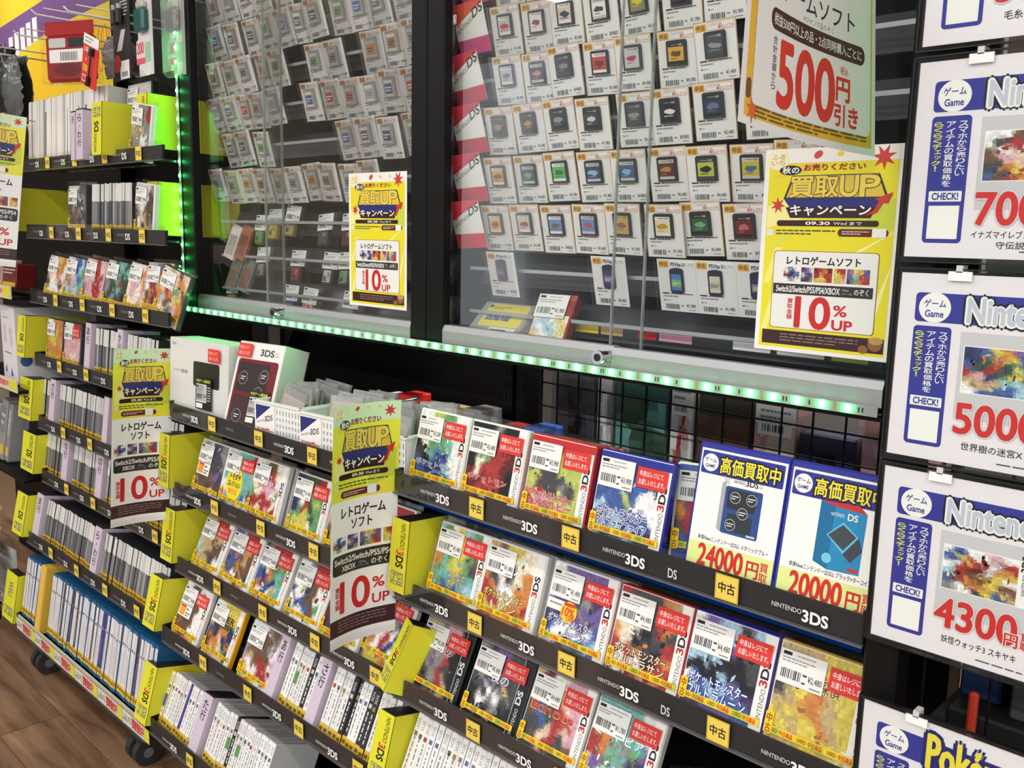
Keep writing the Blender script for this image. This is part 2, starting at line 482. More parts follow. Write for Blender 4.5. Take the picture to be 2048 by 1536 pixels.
# shelf table: front-edge depth d, height of the rail's top, lean of the goods in degrees
SH = {}
def shelf(key, bay, d, ztop, lean, logo, label, h=0.032, strip='dark', depth=0.19, blue=False):
    x0, x1 = BAYS[bay]
    SH[key] = dict(d=d, z=ztop, lean=math.radians(lean), x0=x0, x1=x1)
    t = empty('display_shelf', label, 'shelf', ((x0 + x1) / 2, G + d, ztop))
    hw = (x1 - x0) / 2; a = math.radians(lean)
    dk = MB().sweepx([(0.006, -0.022), (depth, -0.022 - depth * math.tan(a) * 0.9), (depth, -0.027 - depth * math.tan(a) * 0.9), (0.006, -0.027)], -hw, hw - (0.108 if key in ('r1', 'r2', 'r3') else 0), (26, 26, 28))
    dk.build('deck', MATTE, t)
    rc = (22, 21, 24) if strip == 'dark' else (214, 208, 190)
    MB().sweepx([(0.0, -h), (0.004, -h), (0.006, 0.0), (0.002, 0.0)], -hw, hw, rc).build('front_rail', mat('rail_plastic', .5, spec=.25), t)
    MB().sweepx([(-0.004, -h - 0.002), (-0.0025, -h - 0.002), (-0.0005, 0.009), (-0.002, 0.009)], -hw, hw, 'w').build('clear_lip', ACRYL, t)
    MB().box(-hw, hw, -0.004, 0.002, -h - 0.0045, -h - 0.002, (96, 96, 100)).build('lip_edge', GLOSS, t)
    for s in ((-1,) if key in ('r1', 'r2', 'r3') else (-1, 1)):
        MB().prism([(s * hw, -0.03), (s * hw - s * 0.003, -0.03), (s * hw - s * 0.003, 0.006), (s * hw, 0.006)], 0.0, 0.12, 'k').build('end_bracket', BLACK, t)
    if blue:
        MB().tube((-hw + 0.02, 0.045, -0.060), (hw - 0.02, 0.045, -0.060), 0.0045, 8, 'u').build('blue_light_tube', BLUE, t)
    if strip == 'dark':
        yy = -0.0048
        for kx in range(8):
            pr = Print(yy)
            cx = x0 + 0.112 + 0.1945 * kx - (x0 + x1) / 2
            if cx + 0.04 > hw: break
            if logo == '3DS':
                if kx == 2 and bay == 2:
                    Print(yy).text('DS', cx + 0.072, -0.026, cx + 0.086, -0.013, 'l', 1, 0.02).build('rail_logo', PAPER, t)
                if kx == 1 and bay == 1:
                    pr.text('NINTENDO', cx - 0.034, -0.018, cx + 0.0, -0.0125, 'g', 1)
                else:
                    if kx == 3 and bay == 2: cx += 0.062
                    pr.text('NINTENDO', cx - 0.036, -0.0185, cx + 0.002, -0.0125, 'l', 1, 0.01)
                    pr.text('3DS', cx + 0.003, -0.0265, cx + 0.035, -0.0115, 'w', 1, 0.03)
            else:
                pr.text('NINTENDO', cx - 0.042, -0.0175, cx + 0.004, -0.0115, 'g', 1)
                pr.text('DS', cx + 0.006, -0.0265, cx + 0.032, -0.0105, 'w', 1, 0.02)
            pr.build('rail_logo', PAPER, t)
        for kx in range(5):
            cx = x0 + 0.2115 + 0.1945 * kx - (x0 + x1) / 2
            if bay == 2 and kx == 2: cx += 0.06
            if bay == 2 and kx == 3: break
            if cx + 0.02 > hw: break
            tg = Print(yy - 0.0006); z1 = 0.001
            tg.rect(cx - 0.0165, z1 - 0.033, cx + 0.0165, z1, (206, 176, 66), 0)
            tg.rect(cx - 0.0148, z1 - 0.0313, cx + 0.0148, z1 - 0.0017, (236, 208, 92), 1)
            tg.text('中古', cx - 0.0115, z1 - 0.0235, cx + 0.0115, z1 - 0.0095, 'k', 2, 0.035)
            tg.build('used_tag', PAPER, t)
    else:
        pr = Print(-0.0048)
        for kx in range(6):
            cx = -hw + 0.01 + kx * 0.155
            pr.rect(cx, -h + 0.003, cx + 0.052, -0.002, (226, 222, 208), 0)
            pr.text('ふるいち', cx + 0.004, -h + 0.012, cx + 0.047, -0.01, (88, 92, 140), 1, 0.03)
            pr.rect(cx + 0.053, -h + 0.003, cx + 0.125, -0.002, (236, 214, 196), 0)
            pr.text('買取強化中', cx + 0.056, -h + 0.008, cx + 0.122, -0.006, (196, 60, 56), 1, 0.05)
            pr.rect(cx + 0.126, -h + 0.003, cx + 0.153, -0.002, (222, 222, 60), 0)
        pr.build('price_strip', PAPER, t)
    return t
B0 = 'of the left rack'
for key, d, z, lean, lab in [('r1', -.10, 1.583, 3, 'top'), ('r2', -.10, 1.389, 3, 'second'), ('r3', -.10, 1.197, 12, 'third'), ('r4', -.10, 1.004, 6, 'fourth'),
                             ('r5', -.10, 0.808, 7, 'fifth'), ('r6', -.10, 0.637, 8, 'sixth'), ('r7', -.155, 0.452, 12, 'seventh')]:
    shelf(key, 0, d, z, lean, 'DS', '%s display shelf %s with a dark logo rail' % (lab, B0), h=0.031, depth=0.085 if key in ('r1', 'r2', 'r3') else 0.19)
shelf('r8', 0, -.20, 0.19, 10, 'DS', 'lowest display shelf of the left rack with a pale paper price strip', h=0.042, strip='paper', depth=0.24)
for bay, ks, nm in ((1, 'ABCDE', 'middle rack'), (2, 'ABCDE', 'rack under the second cabinet')):
    for kk, d, z, lean, w in zip(ks, (-.12, -.12, -.12, -.16, -.20), (0.988, 0.797, 0.611, 0.442, 0.218), (13, 17, 25, 24, 22), ('top', 'second', 'third', 'fourth', 'lowest')):
        shelf(kk + str(bay), bay, d, z, lean, '3DS', '%s display shelf of the %s with a dark logo rail' % (w, nm), blue=(bay == 2 and kk in 'AC'))

# ------------------------------------------------------------------ glass cabinets
def cabinet(label, x0, x1, ov0, ov1, lockx, order):
    """x0..x1 the clear opening; the two sliding doors overlap between ov0 and ov1"""
    t = empty('glass_cabinet', label, 'cabinet', (0, G, 1.19))
    z1 = 0.95
    MB().box(x0 - 0.03, x1 + 0.03, 0.19, 0.2, 0.012, z1, (30, 30, 33)).build('back_panel', BLACK, t)
    MB().box(x0 - 0.03, x1 + 0.03, 0.005, 0.2, 0.0, 0.03, 'k').build('floor_panel', mat('dark_gloss', 0.15, base=(20, 20, 22)), t)
    for a, b in order:
        MB().cbox(a, b, -0.008, 0.014, 0.0, z1, 0.003, 'k').build('frame_post', BLACK, t)
    # bottom track in brushed aluminium, two offset halves
    prof = [(-0.006, 0.014), (-0.006, 0.036), (-0.002, 0.046), (0.012, 0.046), (0.012, 0.014)]
    MB().sweepx(prof, x0, lockx + 0.006).build('bottom_track', STEEL, t)
    MB().sweepx([(y - 0.002, z - 0.0015) for y, z in prof], lockx + 0.006, x1).build('bottom_track', STEEL, t)
    for xa, xb, y in ((x0, ov1, 0.012), (ov0, x1, 0.004)):
        p = MB().box(xa, xb, y, y + 0.004, 0.04, z1, 'w').build('glass_door', GLASS, t)
        e = xb if xa == x0 else xa
        MB().box(e - 0.0012, e + 0.0012, y - 0.0005, y + 0.0045, 0.04, z1, 'l').build('polished_edge', EDGE, p)
    lk = MB().tube((lockx, -0.004, 0.031), (lockx, -0.032, 0.031), 0.0085, 20).build('lock', CHROME, t)
    MB().tube((lockx, -0.030, 0.031), (lockx, -0.034, 0.031), 0.0105, 20).build('lock_collar', CHROME, lk)
    MB().tube((lockx, -0.034, 0.031), (lockx, -0.0352, 0.031), 0.0058, 16, (30, 30, 32)).build('keyhole', MATTE, lk)
    return t
cL = cabinet('glass cabinet with sliding doors between the green light strip and middle post', -2.135, -1.32, -1.832, -1.776, -1.75, [(-2.196, -2.135), (-1.32, -1.278)])
cR = cabinet('glass cabinet with sliding doors right of the middle black post', -1.232, -0.44, -0.862, -0.811, -0.855, [(-1.276, -1.232), (-0.44, -0.40)])
# slatted wall inside each cabinet: every slat a part
ROWS_L = [1.943, 1.862, 1.780, 1.699, 1.616, 1.534, 1.444, 1.362, 1.282]
ROWS_R = [1.850, 1.769, 1.689, 1.609, 1.527, 1.447, 1.367, 1.290]
for cab, x0, x1, rows in ((cL, -2.135, -1.32, ROWS_L), (cR, -1.232, -0.44, ROWS_R)):
    for z in rows:
        s = MB().sweepx([(0.085, z - 1.19 - 0.060), (0.10, z - 1.19 - 0.060), (0.13, z - 1.19 - 0.006), (0.115, z - 1.19 - 0.006)], x0, x1, (66, 67, 72)).build('slat', GLOSS, cab)
        MB().box(x0, x1, 0.060, 0.0625, z - 1.19 - 0.034, z - 1.19 - 0.028, (168, 170, 174)).build('hanging_wire', GLOSS, s)

# ------------------------------------------------------------------ green light strips
dio = MB().cbox(-0.0031, 0.0031, -0.0024, 0, -0.0031, 0.0031, 0.0009, 'w').mesh('diode', GREEN)
dio2 = MB().cbox(-0.0031, 0.0031, -0.0024, 0, -0.0031, 0.0031, 0.0009, 'w').mesh('diode', GREEN2)
def led_strip(label, p0, horizontal, length, pitch=0.0333, soft=False):
    t = empty('light_strip', label, 'light strip', p0, group='green light strips on the cabinets')
    n = int(length / pitch)
    tp = Print(0)
    if horizontal:
        tp.rect(0, -0.0065, length, 0.0065, (158, 164, 158), 0)
    else:
        tp.rect(-0.0055, 0, 0.0055, length, (158, 164, 158), 0)
    for k in range(n):
        q = (k + .5) * pitch
        rr = [(q + pitch * .42, 'k'), (q + pitch * .56, 'k')] if k % 3 == 0 else ([(q + pitch * .5, 'k')] if k % 3 == 1 else [])
        for r_, c_ in rr:
            if horizontal: tp.rect(r_ - .0009, -.003, r_ + .0009, .003, c_, 1)
            else: tp.rect(-.003, r_ - .0009, .003, r_ + .0009, c_, 1)
        if k % 3 == 2:
            for o_ in (-.0042, -.0014, .0014, .0042):
                if horizontal: tp.rect(q + pitch * .5 - .002, o_ - .0007, q + pitch * .5 + .002, o_ + .0007, (172, 118, 70), 1)
                else: tp.rect(o_ - .0007, q + pitch * .5 - .002, o_ + .0007, q + pitch * .5 + .002, (172, 118, 70), 1)
    tp.build('tape', PAPER, t)
    for k in range(n):
        q = (k + .5) * pitch
        link('diode', dio2 if soft else dio, t, (q, -0.0005, 0) if horizontal else (0, -0.0005, q))
    return t
led_strip('horizontal green light strip under both glass cabinets', (-2.195, G - 0.010, 1.1975), True, 1.752)
led_strip('vertical green light strip on the left edge of the first cabinet', (-2.1965, G - 0.010, 1.205), False, 0.86)
led_strip('vertical green light strip behind the hanging coupon sheet', (-0.425, G - 0.012, 1.23), False, 0.8, soft=True)
MB().box(-2.2, -0.40, G + 0.0, G + 0.2, 1.184, 1.19, 'k').build('cabinet_support_beam', BLACK)
tag(bpy.data.objects['cabinet_support_beam'], 'black beam carrying both glass cabinets above the racks', 'beam')

# ------------------------------------------------------------------ wire grid and the post in front of the sign column
gw = empty('wire_grid', 'black wire grid panel under the second glass cabinet', 'grid panel', (-0.76, G + 0.17, 0.93))
for s_ in (-0.39, 0.39): MB().tube((s_, 0, 0), (s_, 0, 0.27), 0.003, 6).build('border_wire', BLACK, gw)
wire_v = MB().tube((0, 0, 0), (0, 0, 0.27), 0.0018, 6).mesh('wire', BLACK)
wire_h = MB().tube((-0.39, 0.002, 0), (0.39, 0.002, 0), 0.0018, 6).mesh('wire', BLACK)
for k in range(15): link('wire', wire_v, gw, (-0.35 + 0.05 * k, 0, 0))
for k in range(6): link('wire', wire_h, gw, (0, 0, 0.02 + 0.044 * k))
tag(MB().cbox(-0.389, -0.352, G - 0.125, G - 0.085, 0, 2.2, 0.003).build('steel_post', BLACK), 'black square post between shelves and the sign column', 'post')
sg = empty('wire_grid', 'black wire grid carrying the framed price signs', 'grid panel', (-0.1, G - 0.06, 0.5))
wire_v2 = MB().tube((0, 0, 0), (0, 0, 1.6), 0.002, 6).mesh('wire', BLACK)
wire_h2 = MB().tube((-0.26, 0.002, 0), (0.26, 0.002, 0), 0.002, 6).mesh('wire', BLACK)
for k in range(8): link('wire', wire_v2, sg, (-0.245 + 0.07 * k, 0, 0))
for k in range(11): link('wire', wire_h2, sg, (0, 0, 0.03 + 0.15 * k))

# ------------------------------------------------------------------ game cases shown face on
def label_print(pr, x, y, w, h, price, seed=0, L=0):
    """white price label with a barcode"""
    pr.rect(x, y, x + w, y + h, (240, 240, 236), L)
    pr.rect(x + .05 * w, y + .84 * h, x + .24 * w, y + .94 * h, 'k', L + 1)
    pr.lines(x + .36 * w, y + .85 * h, x + .95 * w, y + .93 * h, 1, 'g', L + 1, seed)
    pr.lines(x + .05 * w, y + .62 * h, x + .78 * w, y + .8 * h, 2, 'g', L + 1, seed + 1)
    pr.bars(x + .07 * w, y + .16 * h, x + .50 * w, y + .44 * h, (50, 50, 52), L + 1, seed, 11)
    pr.rect(x + .54 * w, y + .36 * h, x + .63 * w, y + .42 * h, 'd', L + 1)
    pr.rect(x + .54 * w, y + .14 * h, x + .62 * w, y + .19 * h, 'd', L + 1)
    if price:
        pr.text(price, x + .66 * w, y + .20 * h, x + .96 * w, y + .42 * h, (40, 40, 42), L + 1, 0.01)
    pr.rect(x + .72 * w, y + .07 * h, x + .95 * w, y + .11 * h, 'g', L + 1)
CASE_W, CASE_H, CASE_T = 0.125, 0.136, 0.0145
def tape_print(pr, x0, x1, y, h=0.0092, badge=True, seed=0):
    n = 6; w = (x1 - x0) / n
    for k in range(n):
        pr.rect(x0 + k * w, y, x0 + (k + 1) * w, y + h, [(246, 214, 40), (238, 206, 36), (196, 206, 52)][(k + seed) % 3], 0)
    for k in range(3):
        q = x0 + (x1 - x0) * (0.05 + 0.32 * k)
        pr.text('USED', q, y + .25 * h, q + .1 * (x1 - x0), y + .78 * h, (140, 96, 24), 1, 0.03)
        pr.text('中古商品', q + .12 * (x1 - x0), y + .16 * h, q + .27 * (x1 - x0), y + .84 * h, (214, 84, 30), 1, 0.05)
    if badge:
        pr.rrect(x0 - .001, y - .002, x0 + .010, y + .026, .003, (246, 210, 36), 2)
        pr.vtext('中古', x0 + .001, y - .001, x0 + .008, y + .024, (170, 90, 20), 3, .04)
_shared = {}
def shared(key, fn):
    if key not in _shared: _shared[key] = fn()
    return _shared[key]
def red_sticker_mesh():
    p = Print(0)
    p.rect(0, 0, .050, .028, (222, 58, 50), 0)
    p.text('中身はレジにて', .004, .0155, .043, .0235, 'w', 1, .02)
    p.text('お渡しいたします。', .004, .0045, .047, .0125, 'w', 1, .02)
    return p.mesh('red_sticker', PAPER)
def tape_mesh(seed, w=0.118):
    p = Print(0); tape_print(p, 0, w, 0, seed=seed); return p.mesh('used_tape', LAMI)
def sleeve_mesh(w, t, h):
    m = MB()
    m.box(-.002, w + .002, -.0025, t + .002, -.001, h + .009, 'w')
    return m.mesh('plastic_sleeve', FILM)
def game(label, cx, key, rows, price='¥1,480', case='w', spine='w', brand='3DS', title=None, tcol='u', tout='w', sticker=True, tape=True,
         seed=0, roll=0.0, lift=0.0, dy=0.0, band=None, lab=True, group='games shown face on', extra=None, rim=None, w=CASE_W, h=CASE_H, yaw=0.0, spine_txt=(150, 150, 150), t=CASE_T):
    S = SH[key]; lean = S['lean']
    Y = G + S['d'] + .0125 + dy; Z = S['z'] - .020 + lift
    root = empty('game_case', label, 'game case', (cx - w / 2, Y, Z), (-lean, roll, yaw), group)
    MB().cbox(0, w, 0, t, 0, h, .0022, case).build('case', GLOSS, root)
    p = Print(0)
    rm = rim if rim is not None else (case if case == 'r' else None)
    st = 0.0165
    if brand:
        p.rect(.002, .002, w - .002 - st, h - .002, 'w', 0)
        p.art(.003, .003, w - .003 - st, h - .003, rows, seed, 0)
        p.rect(w - .002 - st, .002, w - .002, h - .002, spine, 2)
        dark = spine in ('k', 'd') or (isinstance(spine, tuple) and sum(spine) < 300)
        bx0, bx1 = w - st, w - .005
        cc = (225, 225, 225) if dark else (34, 34, 36)
        if brand == '3DS':
            p.text('NINTENDO', bx0 + .0045, .022, bx1 - .0005, .066, cc if dark else (96, 96, 98), 3, 0, rot=90)
            p.text('3', bx0, .068, bx1, .077, (200, 50, 46) if not dark else cc, 3, .03, rot=90)
            p.text('DS', bx0, .078, bx1, .101, cc, 3, .03, rot=90)
        else:
            p.text('NINTENDO', bx0 + .0045, .016, bx1 - .0005, .056, cc, 3, 0, rot=90)
            p.text('DS', bx0, .062, bx1, .084, cc, 3, .03, rot=90)
    else:
        p.art(.003, .003, w - .003, h - .003, rows, seed, 0)
    if rm: p.rect(.002, h - .014, w - .002, h - .003, rm, 3)
    if title:
        y0, y1, words = title
        n = len(words)
        for k, wd in enumerate(words):
            a = y0 + (y1 - y0) * (n - 1 - k) / n; b = y0 + (y1 - y0) * (n - k) / n - .001
            xa, xb = (.010, w - .028) if len(wd) > 4 else (.045, w - .040)
            p.text(wd, xa, a, xb, b, tout, 4, .11, slope=-.0)
            p.text(wd, xa, a, xb, b, tcol, 5, .03, slope=-.0)
    if extra: extra(p, w, h)
    p.build('cover', LAMI, root)
    if lab:
        q = Print(-.0022); label_print(q, 0, 0, .060, .041, price, seed); q.build('price_label', PAPER, root, (.004, 0, h - .052))
    if sticker:
        link('red_sticker', shared('redst', red_sticker_mesh), root, (w - .056, -.0024, h - .042))
    if tape:
        link('used_tape', shared(('tape', seed % 3), lambda: tape_mesh(seed % 3)), root, (.002, -.0026, .020))
    link('plastic_sleeve', shared(('slv', w, t, h), lambda: sleeve_mesh(w, t, h)), root, (0, -.0012, 0))
    return root
def behind(label, cx, key, n, case, w=CASE_W):
    """more cases of the same game standing behind the front one"""
    S = SH[key]
    me = MB().cbox(0, w, 0, CASE_T, 0, CASE_H, .0022, case).mesh('game_case', GLOSS)
    for k in range(n):
        o = link('game_case', me, None, (cx - w / 2 + .002 * (k + 1), G + S['d'] + .0125 + (k + 1) * .0178, S['z'] - .020 - (k + 1) * .0178 * math.tan(S['lean'])), (-S['lean'], 0, 0))
        tag(o, label % ('directly' if k == 0 else ['second', 'third', 'fourth'][k - 1]), 'game case', 'spare copies behind the face-on games')
PK = 'ポケットモンスター'
# top shelf under the second cabinet
game('white game case with green and blue cover beside the basket', -1.140, 'A2', ["wwvveew", "wcveecw", "cweeeaw", "kweaeaw", "dkaunww", "uunnuaw", "uuunnnu", "wuwwnuw"], '¥3,280', title=(.030, .052, [PK[:6], 'X']), tcol=(70, 110, 170), seed=1)
game('white game case with black cover and dark red creature shapes', -1.010, 'A2', ["kkkkgkk", "kkdrkrr", "kzekrrm", "kzerrmm", "mzrrrmk", "rmmrrrk", "rrrrmkk", "kekwkkk"], '¥2,480', title=(.030, .052, [PK[:6], 'Y']), tcol=(190, 60, 60), tout=(240, 190, 190), seed=2)
game('red game case with yellow-green cover on the top shelf', -.876, 'A2', ["rrrrrrr", "rryyvvr", "dvvdvvv", "vvdddvv", "vdddgdv", "rrivvdv", "rirrivv", "pprrrry"], '¥3,980', case='r', title=(.030, .055, [PK, 'オメガルビー']), tcol=(190, 40, 60), tout=(246, 190, 190), seed=3, rim='r')
behind('red game case standing %s behind the yellow-green covered one', -.876, 'A2', 3, (176, 30, 30))
game('dark blue game case with deep blue cover on the top shelf', -.742, 'A2', ["nnnuncn", "nuccunn", "uyucuun", "uuuvuww", "cuuuwww", "nccnuuw", "cucucun", "wnnnunn"], '¥3,980', case=(40, 48, 150), title=(.026, .060, [PK, 'アルファサファイア']), tcol=(44, 60, 160), seed=4, rim=(40, 48, 150))
g = game('white game case turned with its printed spine showing beside the blue price cases', -.628, 'A2', ["uuouuu", "uonruu", "urruun", "oruuuo", "drdrdo", "unpdru", "unpunu"], '¥2,980', brand=None, sticker=False, seed=5, w=.112, yaw=math.radians(20), dy=.03, lift=-.004)
sp = Print(0); sp.rect(-.0142, .002, -.0003, .134, 'w', 0); sp.rect(-.0122, .020, -.002, .13, (238, 238, 234), 1)
sp.vtext('ポケモン超不思議のダンジョン', -.0105, .028, -.0035, .100, (50, 50, 50), 2, .02)
sp.text('3DS', -.0115, .108, -.003, .128, (60, 60, 60), 2, .02, rot=90); sp.rect(-.0142, .002, -.0003, .014, (246, 210, 36), 2)
sp.build('spine_paper', LAMI, g, (0, .0, 0), (0, 0, math.radians(-90)))
for i, (cx, price, name, model, lab, hue) in enumerate([
        (-.577, '24000', '本体Newニンテンドー3DSLL メタリックブルー', 'n', 'blue case sign reading 24000 beside the turned white game', (44, 52, 150)),
        (-.447, '20000', '本体Newニンテンドー2DSLL ブラック×ターコイズ', 't', 'blue case sign reading 20000 against the black post', (44, 52, 150))]):
    S = SH['A2']; w, h = .128, .172
    root = empty('price_case_sign', lab, 'price sign', (cx - w / 2, G + S['d'] + .012 - .004 * i, S['z'] - .018), (-math.radians(10), 0, 0), 'blue buying-price signs')
    MB().cbox(0, w, 0, .013, 0, h, .002, hue).build('case', GLOSS, root)
    p = Print(0)
    p.rect(.004, .003, w - .003, h - .008, 'w', 0)
    p.rrect(.006, h - .040, w - .006, h - .011, .002, (48, 56, 152), 1)
    p.disc(.019, h - .0255, .0115, .0115, 'w', 2)
    p.text('ゲーム', .0105, h - .025, .0275, h - .019, (30, 36, 120), 3, .03); p.text('GAME', .012, h - .032, .026, h - .0275, (30, 36, 120), 3, .02)
    p.text('高価買取中', .033, h - .0375, w - .010, h - .0145, (28, 28, 40), 2, .11)
    p.text('高価買取中', .034, h - .0365, w - .011, h - .0155, (240, 226, 70), 3, .03)
    if model == 'n':
        p.poly([(.040, .066), (.046, .062), (.046, .128), (.040, .124)], (170, 172, 176), 1)
        p.poly([(.042, .128), (.050, .122), (.050, .138), (.043, .142)], (206, 208, 210), 1)
        p.rrect(.046, .062, .098, .122, .003, (44, 76, 140), 1); p.rrect(.050, .094, .090, .119, .002, (46, 50, 56), 2)
        p.rrect(.053, .066, .088, .088, .002, (50, 54, 60), 2)
        p.text('NINTENDO', .056, .127, .072, .131, 'd', 2); p.text('3DS', .073, .126, .090, .134, 'k', 2, .02); p.text('LL', .092, .127, .097, .132, 'g', 2); p.text('new', .055, .133, .064, .138, 'd', 2, .02)
        for cx_, cy_ in ((.061, .109), (.084, .110), (.074, .091), (.059, .074)):
            p.disc(cx_, cy_, .0075, .0075, 'l', 3, 18); p.disc(cx_, cy_, .0068, .0068, (52, 56, 62), 4, 18); p.lines(cx_ - .005, cy_ - .003, cx_ + .005, cy_ + .003, 2, 'w', 5, int(cx_ * 1e4))
        p.rect(.083, .064, .095, .0665, 'l', 3)
    else:
        p.poly([(.044, .060), (.062, .054), (.062, .128), (.044, .132)], (30, 110, 160), 1)
        p.poly([(.062, .054), (.100, .056), (.100, .126), (.062, .128)], (40, 140, 190), 1)
        p.poly([(.044, .132), (.062, .128), (.100, .126), (.090, .134)], (206, 50, 48), 2)
        p.poly([(.056, .094), (.074, .112), (.094, .098), (.078, .076)], (96, 190, 220), 2); p.poly([(.058, .094), (.074, .109), (.091, .098), (.078, .080)], (70, 74, 80), 3)
        p.poly([(.078, .076), (.094, .098), (.100, .084), (.088, .068)], (64, 70, 78), 2)
        p.disc(.060, .067, .006, .006, (120, 200, 220), 2); p.rect(.086, .058, .098, .062, (206, 50, 48), 2)
        p.text('NINTENDO', .058, .117, .074, .121, 'w', 3); p.text('DS', .078, .115, .090, .123, 'w', 3, .02)
    p.text(name, .016, .047, w - .012, .0535, 'k', 1, .02)
    p.rect(.004, .012, w - .003, .044, (224, 234, 150), 1)
    p.text(price, .020, .015, .084, .042, (206, 44, 40), 2, .05)
    p.text('円', .090, .016, .106, .036, (206, 44, 40), 2, .04); p.text('買', .108, .027, .119, .038, (206, 44, 40), 2, .03); p.text('取', .108, .015, .119, .0255, (206, 44, 40), 2, .03)
    p.lines(.014, .005, w - .012, .0095, 1, 'd', 1, 3, .6)
    p.build('price_sheet', LAMI, root)
# second shelf under the second cabinet
game('white game case with pale green leafy cover beside the yellow divider', -1.095, 'B2', ["cewyce", "eeyyac", "oeyyeb", "oavyed", "eaavea", "ceuuac", "bbbrry"], '¥5,480', title=(.034, .060, ['みんなの', PK[:4]]), tcol=(240, 220, 60), tout=(60, 90, 190), seed=6)
game('white game case with orange sunburst cover and white beast shape', -.972, 'B2', ["tbyyzz", "rzdzzz", "odzdzo", "odwdzo", "rowwoo", "rrwwor", "yyooro", "rrooor"], '¥1,480', title=(.030, .060, [PK, 'サン']), tcol=(246, 226, 120), tout=(90, 50, 20), seed=7, sticker=False)
behind('white game case standing %s behind the orange sunburst game', -.972, 'B2', 2, 'l')
def off(p, w, h):
    p.rect(.004, h - .072, .046, h - .056, 'w', 6); p.lines(.008, h - .066, .034, h - .059, 1, 'g', 7, 2)
    p.disc(.047, h - .069, .0155, .0155, (246, 214, 40), 7); p.text('10%', .035, h - .076, .058, h - .063, (222, 60, 40), 8, .05); p.text('OFF', .045, h - .082, .059, h - .076, (222, 60, 40), 8, .03)
    p.rect(.036, h - .061, .058, h - .056, (222, 60, 40), 8)
game('white game case with purple moonlit cover and round discount sticker', -.832, 'B2', ["wppppp", "wppdgp", "cpqdgq", "pqqgpp", "qqqpqp", "uwwwwu", "wwwuuc", "qqqpqu"], '¥1,480', title=(.030, .060, [PK, 'ムーン']), tcol=(220, 228, 244), tout=(40, 44, 100), seed=8, extra=off)
behind('white game case standing %s behind the purple moonlit game', -.832, 'B2', 2, 'l')
game('red game case with orange and black cover on the second shelf', -.703, 'B2', ["rdddot", "zzddto", "zzkdro", "ozzkdd", "rzkdkr", "wrokro", "wzwoor", "mmriir"], '¥4,480', case=(190, 30, 28), title=(.028, .056, [PK, 'ウルトラサン']), tcol=(248, 236, 200), tout=(80, 36, 20), seed=9)
game('dark blue game case with white, lilac and black angular cover', -.578, 'B2', ["wpccdc", "pppckd", "wccpkd", "cckkkd", "kkkckk", "wuccpq", "uuuuuu", "qqppuu"], '¥4,480', case=(44, 44, 160), title=(.026, .058, [PK, 'ウルトラムーン']), tcol=(236, 242, 250), tout=(40, 70, 160), seed=10)
behind('dark blue game case standing %s behind the white and lilac one', -.578, 'B2', 1, (44, 44, 160))
game('yellow game case with amber cover next to the black post', -.452, 'B2', ["tttyyy", "dttyyy", "dtyoty", "dtyoty", "tyooty", "ytyoty", "ytyyyz", "ttyyty"], '¥2,480', case=(214, 170, 50), spine=(238, 236, 226), title=(.086, .104, ['名探偵']), tcol=(110, 84, 50), tout=(244, 220, 150), seed=11)
# third shelf under the second cabinet
game('black-spined game case with faded beige group cover', -1.147, 'C2', ["ttgiik", "fdgirk", "fggiik", "fgpgrk", "ddgrdk", "bdgrtk", "kkddtk"], '¥5,280', case='k', spine='k', brand='DS', seed=12, title=(.082, .100, ['夜の']), tcol=(40, 30, 34), tout=(210, 200, 190))
game('black-spined game case with dark purple and silver group cover', -1.008, 'C2', ["gqppdd", "cgpqpd", "cgqgpd", "ddwdtd", "kwgwdk", "kgkgkk", "kkkkkk"], '¥5,480', case='k', spine='k', brand='DS', seed=13, title=(.078, .096, ['夜の']), tcol=(230, 226, 236), tout=(60, 44, 90))
game('silver game case with brown storybook cover and red-haired shape', -.876, 'C2', ["tmzzii", "bfftzi", "bufrsi", "bufrri", "ddsrsi", "dbsrdb", "ddbbdd"], '¥4,480', case='l', seed=14, title=(.070, .084, ['Echoes']), tcol=(190, 60, 40), tout=(230, 210, 180))
game('silver game case with teal cover below the orange one', -.748, 'C2', ["aaaaaw", "aaeaaw", "ooaaap", "roageq", "rpeaqq", "wpwwoo", "bwwbbo"], '¥1,780', case='l', seed=15, title=(.080, .094, ['ミートピア']), tcol='w', tout=(90, 180, 176))
# middle rack, second shelf
def memo(p, w, h):
    p.rect(.006, h - .082, .062, h - .054, 'w', 6); p.rrect(.010, h - .079, .034, h - .057, .004, (244, 160, 60), 7); p.rect(.010, h - .060, .034, h - .055, (226, 70, 50), 8)
    p.lines(.038, h - .066, .056, h - .058, 1, 'd', 7, 4); p.lines(.038, h - .079, .058, h - .068, 2, 'k', 7, 5)
game('game case with dark mauve cover and orange memo label', -1.945, 'B1', ["lglqqg", "gdqqdg", "wdqddg", "bbddpd", "bdbbpd", "tbbdbd", "wbbwww"], '¥1,480', brand=None, sticker=False, seed=20, extra=memo)
def tomo(p, w, h):
    p.disc(.052, .062, .034, .040, (240, 222, 60), 4, 12, .4)
    p.text('トモダチ', .030, .070, .074, .084, 'k', 5, .05); p.text('コレクション', .026, .054, .078, .067, 'k', 5, .05); p.text('新生活', .036, .038, .070, .050, (236, 140, 60), 5, .04)
game('teal game case cover with a big yellow title blob', -1.820, 'B1', ["llaaar", "aaeaei", "aaaaaa", "aaaaaa", "waaaad", "iaaauw", "auwaza"], '¥1,480', seed=21, brand=None, extra=tomo)
game('white game case with cream and red checked cover', -1.700, 'B1', ["zllbbz", "zrrrrz", "zroiiw", "eziiwe", "rrrrrz", "rizrir", "zeoyye"], '¥980', seed=22, sticker=False)
behind('white game case standing %s behind the cream and red game', -1.700, 'B1', 2, 'l')
